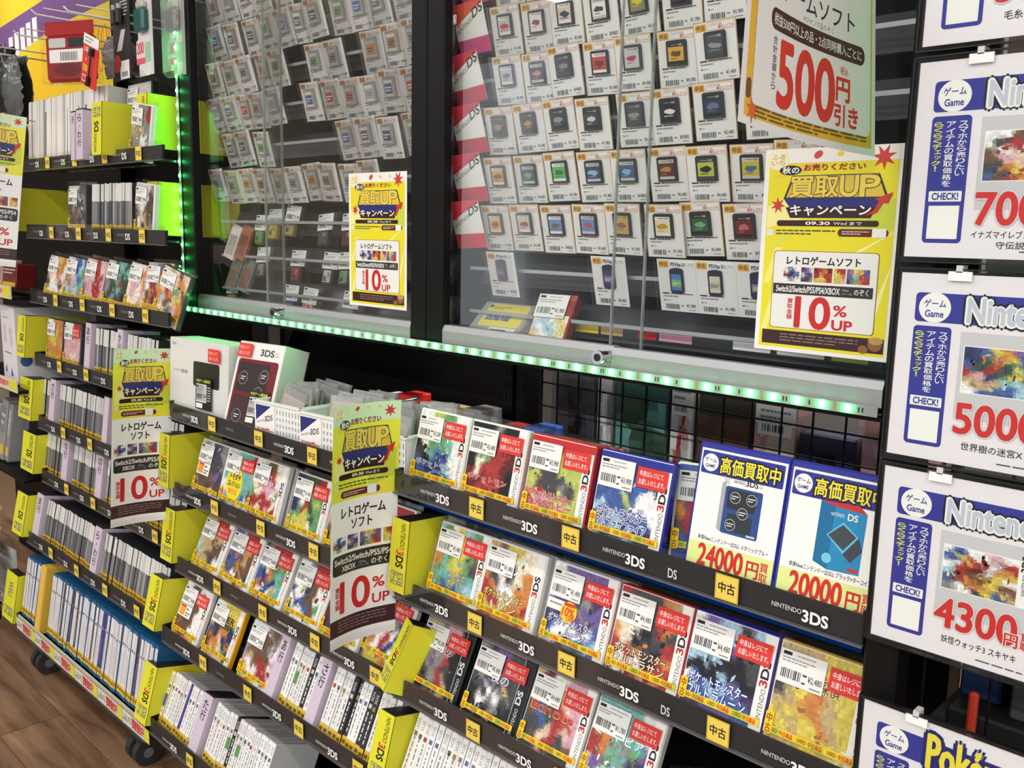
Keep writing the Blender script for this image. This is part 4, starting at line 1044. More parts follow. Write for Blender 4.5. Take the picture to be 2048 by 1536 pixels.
# (label sheet, picture field, lettering) for each cartridge, read off the photograph
RIGHT = [
    (1.769, [(-1.139, ('w', 'l', 'r'), 'white and red'), (-1.070, ('w', 'w', (150, 70, 60)), 'white and rust'), (-1.005, ('w', (232, 210, 196), (50, 56, 90)), 'cream and black'), (-.937, ('l', 'w', 'd'), 'white and grey'), (-.865, ('g', (150, 150, 70), 'y'), 'olive'), (-.795, ('k', 'd', 'g'), 'black'), (-.725, ('k', 'd', 'l'), 'charcoal')]),
    (1.689, [(-1.134, ('w', (206, 202, 210), (120, 120, 150)), 'silvery'), (-1.064, ('l', (44, 48, 90), (214, 140, 100)), 'navy and peach'), (-1.002, ('d', (62, 66, 86), 'g'), 'slate'), (-.937, ('w', (198, 70, 56), (120, 40, 36)), 'red'), (-.871, ('l', (206, 206, 204), (180, 60, 66)), 'white and crimson'), (-.797, ('k', (228, 176, 56), (110, 78, 50)), 'amber'), (-.729, ('d', (74, 78, 86), (150, 154, 160)), 'grey')]),
    (1.609, [(-1.146, ('k', (58, 54, 48), (170, 142, 80)), 'black and gold'), (-1.077, ('k', (52, 50, 46), (190, 150, 84)), 'black and pale gold'), (-1.011, ('k', (48, 46, 50), (150, 150, 150)), 'black and silver'), (-.943, ('k', (60, 60, 62), (214, 214, 210)), 'black and white burst'), (-.866, ('d', (72, 72, 70), (150, 150, 150)), 'dull grey'), (-.799, ('k', (30, 30, 32), (240, 240, 238)), 'black with white lettering'), (-.729, ('k', (40, 56, 96), (110, 120, 140)), 'black and blue'), (-.648, ('k', 'd', 'l'), 'dark')]),
    (1.527, [(-1.146, ('w', (226, 178, 90), (150, 80, 50)), 'orange and cream'), (-1.079, ('l', (62, 96, 120), (150, 180, 80)), 'blue and green'), (-1.011, ('w', (98, 192, 98), (50, 120, 60)), 'bright green'), (-.940, ('l', (50, 80, 120), (160, 190, 220)), 'dark blue'), (-.872, ('l', (54, 96, 146), (150, 190, 226)), 'mid blue'), (-.802, ('l', (98, 56, 50), (196, 140, 80)), 'maroon'), (-.733, ('d', (190, 204, 84), (30, 40, 30)), 'lime'), (-.667, ('l', (206, 190, 60), (60, 120, 150)), 'yellow with blue badge'), (-.600, ('l', 'u', 'w'), 'plain blue')]),
    (1.447, [(-1.154, ('z', (230, 196, 120), (170, 60, 50)), 'yellow-framed'), (-1.084, ('w', (220, 214, 196), (150, 60, 60)), 'white checked'), (-1.013, ('w', (110, 150, 210), (120, 100, 80)), 'sky blue'), (-.943, ('l', (110, 150, 200), (190, 90, 90)), 'pale blue'), (-.877, ('t', (206, 170, 110), (150, 110, 60)), 'tan'), (-.801, ('w', (236, 226, 190), (200, 160, 40)), 'white with gold lettering'), (-.740, ('k', (40, 96, 66), (120, 180, 130)), 'dark green'), (-.670, ('k', (110, 40, 46), (190, 110, 110)), 'dark red'), (-.600, ('l', 'p', 'w'), 'violet')]),
]
for ri, (z, cards) in enumerate(RIGHT):
    for ci, (x, art, word) in enumerate(cards):
        rnd = random.Random(ri * 20 + ci)
        card('price card with %s cartridge, %s row of the second cabinet' % (word, ROWWORD[ri]), x, z + rnd.uniform(-.002, .002), 'A', art, PRICES[(ri * 3 + ci * 2) % len(PRICES)], ri * 9 + ci,
             'boxless cartridge cards in the second cabinet', roll=rnd.uniform(-.03, .03), dy=rnd.uniform(-.004, .004))
for ci, x in enumerate((-1.139, -1.070, -1.005, -.937, -.865, -.795, -.725)):
    card('price card above the top row in the second cabinet, %s from its left' % ORD(ci + 1), x, 1.850, 'A', (('l', 'd', 'w'), ('w', 'g', 'r'))[ci % 2], PRICES[ci % 8], 90 + ci, 'boxless cartridge cards in the second cabinet')
for ci, (x, art, word) in enumerate([(-1.137, ((60, 50, 100), (96, 84, 140), 'o'), 'purple'), (-.901, ((70, 56, 110), (120, 110, 170), 'w'), 'lilac'), (-.775, ((70, 130, 190), (120, 180, 110), 'w'), 'blue-green'),
                                     (-.710, ((214, 212, 196), (200, 196, 180), 'k'), 'cream'), (-.643, ('n', 'g', 'w'), 'navy')]):
    card('lower price card with a slim %s cartridge in the second cabinet' % word, x, 1.367, 'V', art, PRICES[(ci * 3 + 6) % 10], 60 + ci, 'slim cartridge cards in the second cabinet')
# first cabinet: older grey cartridges
HUES = [('l', (190, 120, 110), 'd'), ('l', (120, 160, 120), 'd'), ('w', (130, 180, 110), 'f'), ('w', (180, 190, 200), 'g'), ('l', (150, 140, 140), 'd'), ('l', (90, 120, 190), 'w'), ('w', (70, 100, 170), 'w'), ('l', (220, 140, 60), 'm'), ('w', (120, 110, 130), 'w'), ('l', (200, 70, 60), 'w'), ('z', (150, 120, 80), 'd'), ('l', (70, 90, 120), 'w')]
LEFT = [('top', 1.943, [-2.112, -2.036, -1.966, -1.896, -1.826, -1.50, -1.43, -1.36]),
        ('second', 1.862, [-2.108, -2.022, -1.948, -1.878, -1.806, -1.752, -1.686, -1.612, -1.545, -1.486, -1.41]),
        ('third', 1.780, [-2.104, -2.033, -1.967, -1.903, -1.835, -1.700, -1.631, -1.497, -1.436, -1.368]),
        ('fourth', 1.699, [-2.112, -2.044, -1.981, -1.919, -1.852, -1.710, -1.644, -1.574, -1.508, -1.438, -1.368]),
        ('fifth', 1.616, [-2.048, -1.981, -1.913, -1.583, -1.511, -1.444, -1.376]),
        ('sixth', 1.534, [-2.112, -2.044, -1.976, -1.908, -1.843, -1.776, -1.706, -1.646, -1.578, -1.504])]
for ri, (rw, z, xs) in enumerate(LEFT):
    for ci, x in enumerate(xs):
        rnd = random.Random(500 + ri * 20 + ci)
        card('grey cartridge on a price card, %s in the %s row of the first cabinet' % (ORD(ci + 1), rw), x, z + rnd.uniform(-.003, .003), 'O', HUES[(ri * 5 + ci * 3) % len(HUES)], PRICES[(ri * 4 + ci) % 10], 200 + ri * 12 + ci,
             'older cartridge cards in the first cabinet', roll=rnd.uniform(-.05, .03), dy=rnd.uniform(-.006, .006), tilt=15)
# loose cartridges in bags on the lower slats of the first cabinet
def loose(label, x, z, lw, body, pic, seed, lab_up=.004, tall=.045, dx=0.0):
    r = empty('bagged_cartridge', label, 'cartridge', (x, G + .062, z - .075), (math.radians(-12), math.radians(random.Random(seed).uniform(-5, 5)), 0), 'loose bagged cartridges in the first cabinet')
    MB().cbox(dx, dx + .036, 0, .011, 0, tall, .0015, body).build('cartridge', MATTE, r)
    p = Print(0); p.rect(dx + .005, .006, dx + .031, tall - .008, pic, 0); p.art(dx + .007, .008, dx + .029, tall - .012, [pic + 'g', 'd' + pic], seed, 1, 6, 5, 5); p.build('cartridge_label', LAMI, r)
    q = Print(-.003); label_print(q, 0, 0, lw, .036, PRICES[seed % 10], seed); q.build('price_label', PAPER, r, (0, 0, tall - .008 + lab_up))
    MB().box(-.004, lw + .004, -.0045, .013, -.002, tall + .034, 'w').build('plastic_bag', FILM, r)
for i, (x, z, body, pic, lab) in enumerate([
        (-1.985, 1.437, (84, 110, 40), 'e', 'bagged olive cartridge, left end of the sixth slat in the first cabinet'), (-1.925, 1.450, (190, 170, 40), 'y', 'bagged yellow cartridge with square label in the first cabinet'),
        (-1.855, 1.460, (150, 146, 96), 't', 'bagged khaki cartridge right of the yellow one'), (-1.722, 1.438, (60, 62, 58), 'f', 'bagged dark green cartridge left of the cabinet poster'),
        (-1.634, 1.440, (70, 40, 40), 'm', 'bagged maroon cartridge just left of the cabinet poster'),
        (-1.980, 1.358, (52, 52, 54), 'g', 'bagged black cartridge with a white inner label'), (-1.834, 1.356, (60, 58, 60), 'r', 'bagged black cartridge with a red label'),
        (-1.710, 1.356, (44, 44, 46), 'l', 'bagged dark cartridge, third on the seventh slat'), (-1.648, 1.356, (46, 46, 46), 'e', 'bagged dark cartridge with pale green label by the poster'),
        (-2.126, 1.276, (150, 116, 90), 't', 'bagged tan cartridge at the lower left of the first cabinet'), (-1.866, 1.277, (56, 70, 110), 'u', 'bagged blue cartridge above the first lock'),
        (-1.793, 1.276, (210, 200, 196), 'r', 'bagged white and red cartridge above the first lock'), (-1.638, 1.276, (130, 132, 120), 'g', 'bagged grey cartridge under the cabinet poster edge')]):
    loose(lab, x, z, .056, body, pic, 300 + i, lab_up=(.0 if i < 5 else .003), tall=.040)
for i, (x, z, c) in enumerate([(-2.12, 1.352, (190, 160, 140)), (-2.06, 1.352, (176, 130, 110)), (-2.12, 1.43, (240, 232, 224)), (-2.07, 1.43, (176, 116, 96))]):
    b = empty('slim_case', ['clear brown case at the left of the seventh slat', 'clear tan case beside the brown one on the seventh slat', 'bright clear case under the sixth card row', 'orange-brown clear case under the sixth card row'][i], 'game case', (x, G + .055, z - .10), (math.radians(-14), math.radians(14), 0))
    MB().cbox(0, .045, 0, .012, 0, .085, .0015, c).build('case', HAZY if i < 2 else GLOSS, b)
    Print(0).rect(.006, .01, .040, .06, tuple(int(k * .8) for k in c), 0).build('cover', LAMI, b)
# hang tags naming the shelf section
for i, (x, z) in enumerate([(-1.208, 1.866), (-1.210, 1.784), (-1.217, 1.701), (-1.212, 1.617), (-1.211, 1.534), (-1.212, 1.454)]):
    r = empty('section_tag', 'red and white section tag, %s from the top beside the cartridge cards' % ORD(i + 1), 'tag', (x - .036, G + .046, z - .084), (math.radians(15), math.radians(-6 if i == 2 else -3), 0), 'red and white section tags')
    MB().box(0, .074, 0, .0006, 0, .084, 'w').build('tag_sheet', PAPER, r)
    p = Print(0); rd = [(236, 120, 80), (226, 90, 70), (214, 50, 70), (206, 44, 70), (214, 46, 76), (226, 50, 70)][i]
    p.poly([(0, .084), (.074, .084), (.074, .080), (.0, .050)], rd, 0); p.rect(0, 0, .074, .026, [(220, 60, 120), (206, 60, 130), (206, 40, 70), (200, 40, 60), (206, 40, 60), (214, 46, 60)][i], 0)
    p.text('名作', .006, .046, .016, .054, rd, 1, .03, slope=.42); p.text('NINTENDO', .004, .036, .046, .043, 'd', 1, .0, slope=.46); p.text('DS', .046, .056, .072, .071, 'k', 1, .02, slope=.40)
    p.build('tag_print', PAPER, r)
# two items on the cabinet floor
r = empty('game_cartridge', 'grey console cartridge with yellow label lying in the second cabinet', 'cartridge', (-1.214, G + .028, 1.222), (math.radians(-48), 0, math.radians(4)))
MB().cbox(0, .132, 0, .02, 0, .083, .004, (168, 168, 166)).box(.122, .131, -.001, .0, .01, .07, (120, 120, 118)).build('cartridge', MATTE, r)
p = Print(0); p.rrect(.018, .022, .112, .076, .005, (242, 226, 56), 0); p.text('SUPER MARIO WORLD', .026, .036, .082, .054, (60, 90, 160), 1, .05); p.lines(.030, .062, .070, .070, 2, 'd', 1, 3); p.rrect(.020, .066, .027, .073, .001, 'k', 1)
p.rect(.05, .008, .11, .020, 'w', 1); p.lines(.054, .010, .1, .018, 1, 'd', 2, 5); p.build('cartridge_label', LAMI, r)
r = empty('bagged_game', 'bagged boxed game with a price label standing in the second cabinet', 'game box', (-1.064, G + .030, 1.222), (math.radians(-28), 0, math.radians(6)))
MB().cbox(0, .078, 0, .018, 0, .088, .001, (150, 40, 36)).build('box', PAPER, r)
p = Print(0); p.art(.004, .004, .074, .05, ["zcczyz", "cwcczy", "ywwcyz"], 7, 0); p.rect(.0, .078, .078, .088, (170, 60, 50), 0); p.build('box_front', LAMI, r)
q = Print(-.003); label_print(q, 0, 0, .062, .042, '¥1,980', 9); q.build('price_label', PAPER, r, (.003, 0, .044))
MB().box(-.006, .086, -.006, .022, -.001, .098, 'w').build('plastic_bag', FILM, r)
strip = empty('price_strip', 'row of small price slips along the cabinet floor', 'price strip', (-1.0, G + .085, 1.240))
pp = Print(0)
for k, (a, b, c) in enumerate([(0, .05, 'y'), (.055, .10, 't'), (.13, .165, 'r'), (.17, .23, 'i'), (.30, .36, 'w'), (.37, .44, 'w'), (.45, .5, 'v')]): pp.rect(a, 0, b, .012, c, 0)
pp.build('slips', PAPER, strip); MB().box(-.01, .52, .0, .002, -.004, .016, (46, 46, 48)).build('slip_holder', GLOSS, strip)

# ------------------------------------------------------------------ campaign posters
YEL = (238, 226, 42); DKB = (58, 32, 32); RED = (206, 44, 42)
def campaign(p, w, h, tall):
    """autumn buying campaign sheet; tall = banner layout"""
    if tall:
        f0 = h * .60
        p.rect(0, f0, w, h, (240, 238, 66), 0); p.rect(0, h * .92, w, h, (222, 242, 206), 1)
    else:
        f0 = 0.0
        p.rect(w * .035, h * .02, w * .965, h * .965, YEL, 0)
        p.rect(w * .035, h * .93, w * .965, h * .965, 'w', 1.2)
    H_ = h - f0 if tall else h * .47; y0 = f0 if tall else h * .52
    Y = lambda t: y0 + H_ * t
    for a, b, c in (((.05, .72), (.45, .95), (246, 206, 70)), ((.0, .2), (.30, .62), (250, 244, 160)), ((.6, .1), (1., .5), (206, 220, 70))):
        p.poly([(w * (.04 + .92 * a[0]), Y(a[1])), (w * (.04 + .92 * b[0]), Y(a[1] + .1)), (w * (.04 + .92 * b[0]), Y(b[1])), (w * (.04 + .92 * a[0]), Y(b[1] - .2))], c, .75)
    if not tall:
        for k, (xa, ya, xb, yb, wd) in enumerate(((.04, .10, .20, .50, .05), (.80, .12, .96, .44, .06), (.84, .30, .96, .50, .04), (.04, .34, .12, .52, .05), (.60, .46, .95, .60, .05), (.05, .52, .4, .70, .07))):
            p.poly([(w * xa, h * ya), (w * min(xa + wd, .965), h * ya), (w * min(xb + wd, .965), h * yb), (w * xb, h * yb)], [(248, 240, 130), (250, 246, 170), (226, 226, 70)][k % 3], .5)
    p.leaf(w * .86, Y(.90), w * .085, (206, 66, 50), 2, .3); p.leaf(w * .12, Y(.44), w * .06, (206, 66, 50), 2, .8); p.disc(w * .40, Y(.95), w * .035, w * .025, (206, 80, 70), 2, 10, .6)
    p.disc(w * .56, Y(.95), w * .025, w * .02, (236, 214, 90), 2, 6); p.disc(w * .72, Y(.95), w * .022, w * .018, (236, 214, 90), 2, 6)
    p.disc(w * .10, Y(.915), w * .085, w * .075, (246, 240, 206), 2, 18); p.text('ふる', w * .05, Y(.915), w * .155, Y(.965), (206, 160, 80), 3, .02); p.text('いち', w * .05, Y(.855), w * .155, Y(.905), (206, 160, 80), 3, .02)
    p.disc(w * .20, Y(.80), w * .085, H_ * .05, (40, 34, 34), 3, 18); p.text('秋の', w * .14, Y(.765), w * .265, Y(.835), 'w', 4, .05)
    p.text('お売りください', w * .30, Y(.79), w * .74, Y(.855), (150, 34, 40), 3, .05)
    # extruded title
    p.poly([(w * .16, Y(.51)), (w * .90, Y(.51)), (w * .84, Y(.40)), (w * .22, Y(.40))], (44, 50, 120), 2)
    p.poly([(w * .16, Y(.51)), (w * .22, Y(.745)), (w * .84, Y(.745)), (w * .91, Y(.51))], (58, 52, 60), 2)
    p.poly([(w * .18, Y(.52)), (w * .235, Y(.735)), (w * .83, Y(.735)), (w * .89, Y(.52))], (226, 196, 70), 3)
    for a_, b_, t_ in ((.205, .385, '買'), (.395, .56, '取'), (.575, .70, 'U'), (.715, .845, 'P')):
        p.text(t_, w * a_, Y(.525), w * b_, Y(.73), (52, 50, 96), 4, .10); p.text(t_, w * a_, Y(.525), w * b_, Y(.73), (240, 214, 78), 5, .045)
    p.poly([(w * .22, Y(.31)), (w * .80, Y(.31)), (w * .84, Y(.42)), (w * .18, Y(.42))], (58, 32, 34), 3)
    p.text('キャンペーン', w * .22, Y(.335), w * .80, Y(.44), 'k', 5, .12); p.text('キャンペーン', w * .22, Y(.335), w * .80, Y(.44), 'w', 6, .05)
    p.poly([(w * .76, Y(.33)), (w * .84, Y(.36)), (w * .88, Y(.46)), (w * .91, Y(.45)), (w * .94, Y(.56)), (w * .82, Y(.50)), (w * .85, Y(.475)), (w * .82, Y(.39))], (206, 60, 44), 5)
    p.rrect(w * .12, Y(.225), w * .86, Y(.285), H_ * .028, DKB, 3); p.text('09.30', w * .34, Y(.238), w * .52, Y(.273), 'w', 4, .03); p.text('Wed', w * .545, Y(.24), w * .64, Y(.27), 'w', 4); p.text('まで', w * .66, Y(.238), w * .745, Y(.272), 'w', 4, .02)
    p.lines(w * .12, Y(.13), w * .86 if tall else w * .56, Y(.195), 2, 'd', 3, 4, .4); p.rrect(w * .045, Y(.12), w * .10, Y(.19), w * .01, (236, 236, 220), 3)
    if tall:
        p.rrect(w * .16, Y(.03), w * .76, Y(.105), H_ * .035, (110, 30, 30), 3); p.lines(w * .2, Y(.045), w * .54, Y(.09), 2, 'l', 4, 5, .45); p.rect(w * .58, Y(.025), w * .71, Y(.125), 'w', 4)
    else:
        p.rrect(w * .58, Y(.125), w * .93, Y(.20), H_ * .035, (110, 30, 30), 3); p.lines(w * .61, Y(.14), w * .80, Y(.185), 2, 'l', 4, 5, .45); p.rect(w * .82, Y(.118), w * .915, Y(.207), 'w', 4)
    if tall:
        p.rect(0, 0, w, f0, (250, 250, 248), 0)
        p.text('レトロゲーム', w * .18, h * .525, w * .84, h * .572, 'k', 2, .045); p.text('ソフト', w * .35, h * .472, w * .66, h * .514, 'k', 2, .045)
        ax = [(.04, .26, ["wuw", "onu", "wgw"]), (.29, .46, ["qpl", "lpq", "dqg"]), (.49, .79, ["pyyp", "pcrp", "qeor"]), (.82, .95, ["yrr", "yyo", "vyi"])]
        for a, b, rows in ax: p.art(w * a, h * .385, w * b, h * .448, rows, int(a * 100), 1, 8, 8, 7)
        p.text('DQM', w * .06, h * .40, w * .17, h * .42, (50, 50, 110), 4, .06)
        p.rrect(w * .04, h * .285, w * .97, h * .372, h * .016, (52, 50, 50), 2); p.text('Switch2/Switch/PS5/PS4', w * .07, h * .330, w * .94, h * .358, 'w', 3, .02)
        p.text('XBOX', w * .20, h * .296, w * .43, h * .320, 'w', 3, .02); p.text('One', w * .48, h * .310, w * .58, h * .320, 'l', 3); p.text('シリーズS', w * .46, h * .296, w * .62, h * .306, 'l', 3); p.text('のぞく', w * .66, h * .295, w * .88, h * .322, 'w', 3, .02)
        p.vtext('買取金額', w * .09, h * .135, w * .165, h * .235, RED, 2, .04)
        p.text('10', w * .18, h * .115, w * .64, h * .25, RED, 2, .04); p.text('%', w * .68, h * .185, w * .85, h * .235, RED, 2, .02); p.text('UP', w * .68, h * .115, w * .92, h * .160, RED, 2, .02)
        p.rect(0, h * .02, w, h * .095, (64, 34, 38), 1); p.lines(w * .14, h * .032, w * .88, h * .086, 4, (150, 120, 120), 2, 8, .35)
    else:
        p.rrect(w * .115, h * .118, w * .885, h * .505, w * .025, (130, 84, 60), 2); p.rrect(w * .12, h * .121, w * .88, h * .502, w * .024, (240, 239, 236), 3)
        p.text('レトロゲームソフト', w * .22, h * .437, w * .76, h * .478, 'k', 4, .045)
        for a, b, rows in [(.20, .32, ["wuw", "onu", "wgw"]), (.335, .42, ["qpl", "lpq", "dqg"]), (.43, .565, ["mrom", "rorr", "yyyr"]), (.575, .66, ["yrr", "yyo", "vyi"]), (.67, .83, ["pyyp", "pcrp", "qeor"])]:
            p.art(w * a, h * .355, w * b, h * .425, rows, int(a * 100), 4, 8, 7, 6)
        p.text('DQM', w * .205, h * .375, w * .265, h * .392, (50, 50, 110), 7, .06)
        p.rect(w * .125, h * .290, w * .86, h * .342, (52, 50, 50), 4); p.text('Switch2/Switch/PS5/PS4/XBOX', w * .15, h * .300, w * .63, h * .332, 'w', 5, .02); p.text('One', w * .645, h * .319, w * .69, h * .330, 'l', 5); p.text('シリーズS', w * .64, h * .302, w * .715, h * .312, 'l', 5); p.text('のぞく', w * .73, h * .302, w * .83, h * .332, 'w', 5, .02)
        p.vtext('買取金額', w * .245, h * .165, w * .285, h * .270, RED, 4, .04); p.text('10', w * .31, h * .128, w * .565, h * .280, RED, 4, .05)
        p.text('%', w * .59, h * .195, w * .69, h * .250, RED, 4, .02); p.text('UP', w * .585, h * .128, w * .735, h * .178, RED, 4, .03)
        p.rect(w * .06, h * .035, w * .96, h * .105, (60, 34, 36), 1); p.lines(w * .2, h * .05, w * .78, h * .095, 3, (150, 120, 110), 2, 9, .35)
        p.disc(w * .90, h * .075, w * .05, h * .030, (150, 96, 56), 4, 12); p.disc(w * .905, h * .095, w * .052, h * .018, (196, 150, 100), 5, 12); p.disc(w * .82, h * .05, w * .035, h * .02, (150, 96, 56), 4, 12)
for i, (x, z, lab) in enumerate([(-1.428, 1.253, 'yellow campaign poster on the first cabinet glass'), (-.528, 1.257, 'large yellow campaign poster on the second cabinet glass')]):
    w, h = .178, .254
    r = empty('campaign_poster', lab, 'poster', (x - w / 2, G - (.0015 if i else .0), z), group='yellow campaign posters on glass')
    MB().box(0, w, 0, .0004, 0, h, (244, 244, 240)).build('poster_sheet', LAMI, r)
    p = Print(0); campaign(p, w, h, False); p.build('poster_print', LAMI, r)
def banner(lab, X, Yo, z, w, h, roll=0.0, tilt=0.0, yaw=90):
    r = empty('hanging_banner', lab, 'banner', (X, Yo, z), (tilt, roll, math.radians(yaw)), 'hanging campaign banners')
    bend = lambda u, v: .012 * math.sin(math.pi * min(max(u / w, 0), 1)) - .010 * (v / h) ** 2
    g_ = [[(w * i / 10, bend(w * i / 10, h * j / 14), h * j / 14 + (-.012 if j == 0 else 0)) for i in range(11)] for j in range(15)]
    MB().sheet(g_, (236, 238, 236)).build('banner_sheet', LAMI, r)
    p = Print(0, bend); campaign(p, w, h, True); p.build('banner_print', LAMI, r)
    g2 = [[(-.003 + (w + .006) * i / 10, bend(w * i / 10, h * j / 14) - .0028, -.024 + (h + .030) * j / 14) for i in range(11)] for j in range(15)]
    MB().sheet(g2, 'w').build('laminate', FILM, r)
    MB().tube((w * .5, .004, h - .01), (w + .05, .004, h - .004), .0018, 6, 'l').build('banner_arm', CHROME, r)
    return r
banner('hanging campaign banner between the left and middle racks', -2.110, G - .254, .712, .142, .408, roll=math.radians(3.2))
banner('large hanging campaign banner at the centre of the racks', -1.226, G - .255, .712, .138, .405, roll=math.radians(.8))
banner('campaign banner cut off by the left picture edge', -2.98, G - .30, 1.30, .150, .42, roll=math.radians(7), yaw=78)

# the coupon sheet that sticks out from the cabinet's right end
r = empty('coupon_sheet', 'white and orange coupon sheet reading 500 hanging before the second cabinet', 'poster', (-.464, G - .328, 1.505), (0, math.radians(2), math.radians(90)))
w, h = .300, .212
bend = lambda u, v: .012 * math.sin(math.pi * u / w) + .02 * (u / w) * (v / h)
MB().sheet([[(w * i / 12, bend(w * i / 12, h * j / 14), h * j / 14) for i in range(13)] for j in range(15)], (244, 240, 238)).build('sheet', mat('thin_paper', .5, spec=.3, vary=.02), r)
p = Print(0, bend); p.rect(.012, .008, w - .008, h - .008, (240, 188, 60), 0)
rn = random.Random(4)
for k in range(34):
    x, y = rn.uniform(.012, w - .05), rn.uniform(.008, h - .03)
    if x < .03 or y < .014: p.rect(x, y, min(x + rn.uniform(.02, .04), w - .008), y + rn.uniform(.006, .012) if y < .014 else min(y + .03, h - .008), rn.choice([(246, 206, 80), (236, 156, 50), (240, 190, 66), (230, 164, 56)]), 1)
p.leaf(.030, .015, .014, (226, 104, 64), 2, .2); p.rrect(.013, .024, .024, .042, .004, (120, 84, 62), 2)
p.rrect(.026, .020, w - .012, h - .014, .008, (243, 239, 236), 3)
p.rrect(.061, .096, .275, .116, .0095, (86, 44, 50), 4); p.text('税抜500円以上の品・2点同時購入ごとに', .068, .1005, .268, .1115, 'w', 5, .02)
p.text('ゲームソフト', .085, .127, .252, .148, (50, 46, 48), 4, .02); p.text('※ジャンク品のぞく', .138, .118, .206, .1245, (130, 126, 128), 4)
p.vtext('合計金額から', .069, .040, .079, .091, (60, 52, 54), 4, .02)
p.text('500', .085, .027, .211, .089, (224, 60, 52), 4, .06); p.text('税込', .224, .080, .240, .0885, (224, 60, 52), 4, .02); p.text('円', .216, .052, .244, .076, (224, 60, 52), 4, .06)
p.text('引き', .213, .025, .262, .048, (224, 60, 52), 4, .05)
p.lines(.036, .009, w - .020, .0205, 3, (110, 90, 60), 5, 6, .4)
p.build('sheet_print', PAPER, r)

# ------------------------------------------------------------------ framed buying-price signs
NAVY = (52, 56, 150)
def price_sign(lab, ztop, head, price, title, sub, art, seed, more=None):
    w, h = .268, .187
    r = empty('price_sign', lab, 'price sign', (-.376, G - .142, ztop - h), group='framed buying-price signs')
    fr = MB()
    for a, b, c, d in ((-.004, w + .004, -.004, .0), (-.004, w + .004, h, h + .004), (-.005, -.001, -.004, h + .004), (w + .001, w + .005, -.004, h + .004)):
        fr.box(a, b, -.003, .003, c, d, (60, 60, 64))
    fr.build('clear_border', ACRYL, r); 
    MB().box(-.0055, -.0042, -.0032, .0032, -.005, h + .005, (24, 24, 26)).box(-.005, w + .005, -.0032, .0032, -.0055, -.0042, (24, 24, 26)).box(-.005, w + .005, -.0032, .0032, h + .0042, h + .0055, (24, 24, 26)).build('border_rim', GLOSS, r)
    MB().box(0, w, .0, .0006, 0, h, (236, 232, 236)).build('sheet', LAMI, r)
    MB().box(0, w, -.002, -.0014, 0, h, 'w').build('clear_cover', GLASS, r)
    MB().box(.046, .068, -.004, -.002, h - .006, h + .003, 'w').box(.053, .059, -.004, .01, h + .002, h + .009, 'l').build('clip', MATTE, r)
    p = Print(0)
    p.rrect(.016, h - .048, w - .01, h - .019, .004, NAVY, 0); p.disc(.035, h - .0335, .0155, .0150, 'w', 1, 24)
    p.text('ゲーム', .0245, h - .033, .0455, h - .0255, NAVY, 2, .03); p.text('Game', .026, h - .043, .044, h - .036, NAVY, 2, .02)
    if head == 'P':
        p.text('Pokémon', .070, h - .050, .175, h - .012, (30, 36, 110), 2, .2); p.text('Pokémon', .070, h - .050, .175, h - .012, (238, 222, 70), 3, .05)
    else:
        p.text('Nintendo 3DS', .066, h - .0465, .206, h - .0215, (24, 24, 40), 2, .24); p.text('Nintendo 3DS', .066, h - .0465, .206, h - .0215, 'w', 3, .12); p.text('Nintendo 3DS', .066, h - .0465, .206, h - .0215, (196, 202, 216), 4, .03)
    p.rrect(.016, .014, .053, h - .052, .004, NAVY, 0)
    p.vtext('スマホから売りたい', .0415, .078, .0500, h - .057, 'w', 1, .03); p.vtext('アイテムの買取価格を', .0300, .068, .0385, h - .057, 'w', 1, .03); p.vtext('らくらくチェック!', .0185, .083, .0270, h - .057, (226, 232, 90), 1, .05)
    p.rrect(.019, .054, .050, .064, .001, 'w', 1); p.text('CHECK!', .022, .0555, .047, .0625, NAVY, 2, .03); p.rect(.020, .018, .049, .050, 'w', 1)
    p.rect(.062, .046, .150, h - .055, (206, 205, 208), 0)
    p.rect(.066, .072, .148, h - .068, 'w', 1); p.art(.067, .073, .136, h - .069, art, seed, 1, 40, 22, 20); p.text('NINTENDO', .140, .085, .144, .106, 'd', 3, rot=90); p.text('3DS', .138, .108, .145, .124, 'k', 3, .03, rot=90)
    for L_, off_, c_, b_ in ((4, 0.0, (214, 212, 214), .12), (5, 0.0, (208, 48, 46), .05)):
        p.text(price, .064, .032, .140, .062, c_, L_, b_)
    if price: p.text('円', .130, .031, .142, .044, 'w', 6, .12); p.text('円', .130, .031, .142, .044, (208, 48, 46), 7, .04); p.text('買', .1445, .040, .152, .048, (208, 48, 46), 6, .03); p.text('取', .1445, .031, .152, .039, (208, 48, 46), 6, .03)
    if sub:
        p.text(title, .062, .0195, .140, .0265, 'k', 1, .01); p.text(sub, .085, .0095, .110, .0165, 'k', 1, .01)
    else:
        p.text(title, .072, .0155, .128 if len(title) < 8 else .142, .0235, 'k', 1, .01)
    p.lines(.106, .006, .20, .0085, 1, 'd', 1, seed, .5)
    if more:
        for (y, t_, rows) in more:
            p.art(.160, y, .225, y + .040, rows, seed + 3, 1, 14, 10, 8); p.text(t_, .158, y - .022, .182, y - .004, (208, 48, 46), 3, .06)
    p.build('sign_print', PAPER, r)
price_sign('framed price sign cut off by the top picture edge', 1.587 + .187, 'N', '3000', '毛糸のカービィ', None, ["ciicci", "iwwici", "ciiwcc"], 3)
price_sign('framed price sign reading 7000, with a red headband shape pictured', 1.572, 'N', '7000', 'イナズマイレブン1・2・3!!', '守伝説', ["wwbbdw", "wdrrrw", "bwsbww", "bisowd", "doyrro", "ubrobo"], 4)
price_sign('framed price sign reading 5000, with a blue and orange fantasy picture', 1.369, 'N', '5000', '世界樹の迷宮X', None, ["nuyops", "nfoyun", "ufrfve", "rinfyd", "tttacc", "wuuucw"], 5)
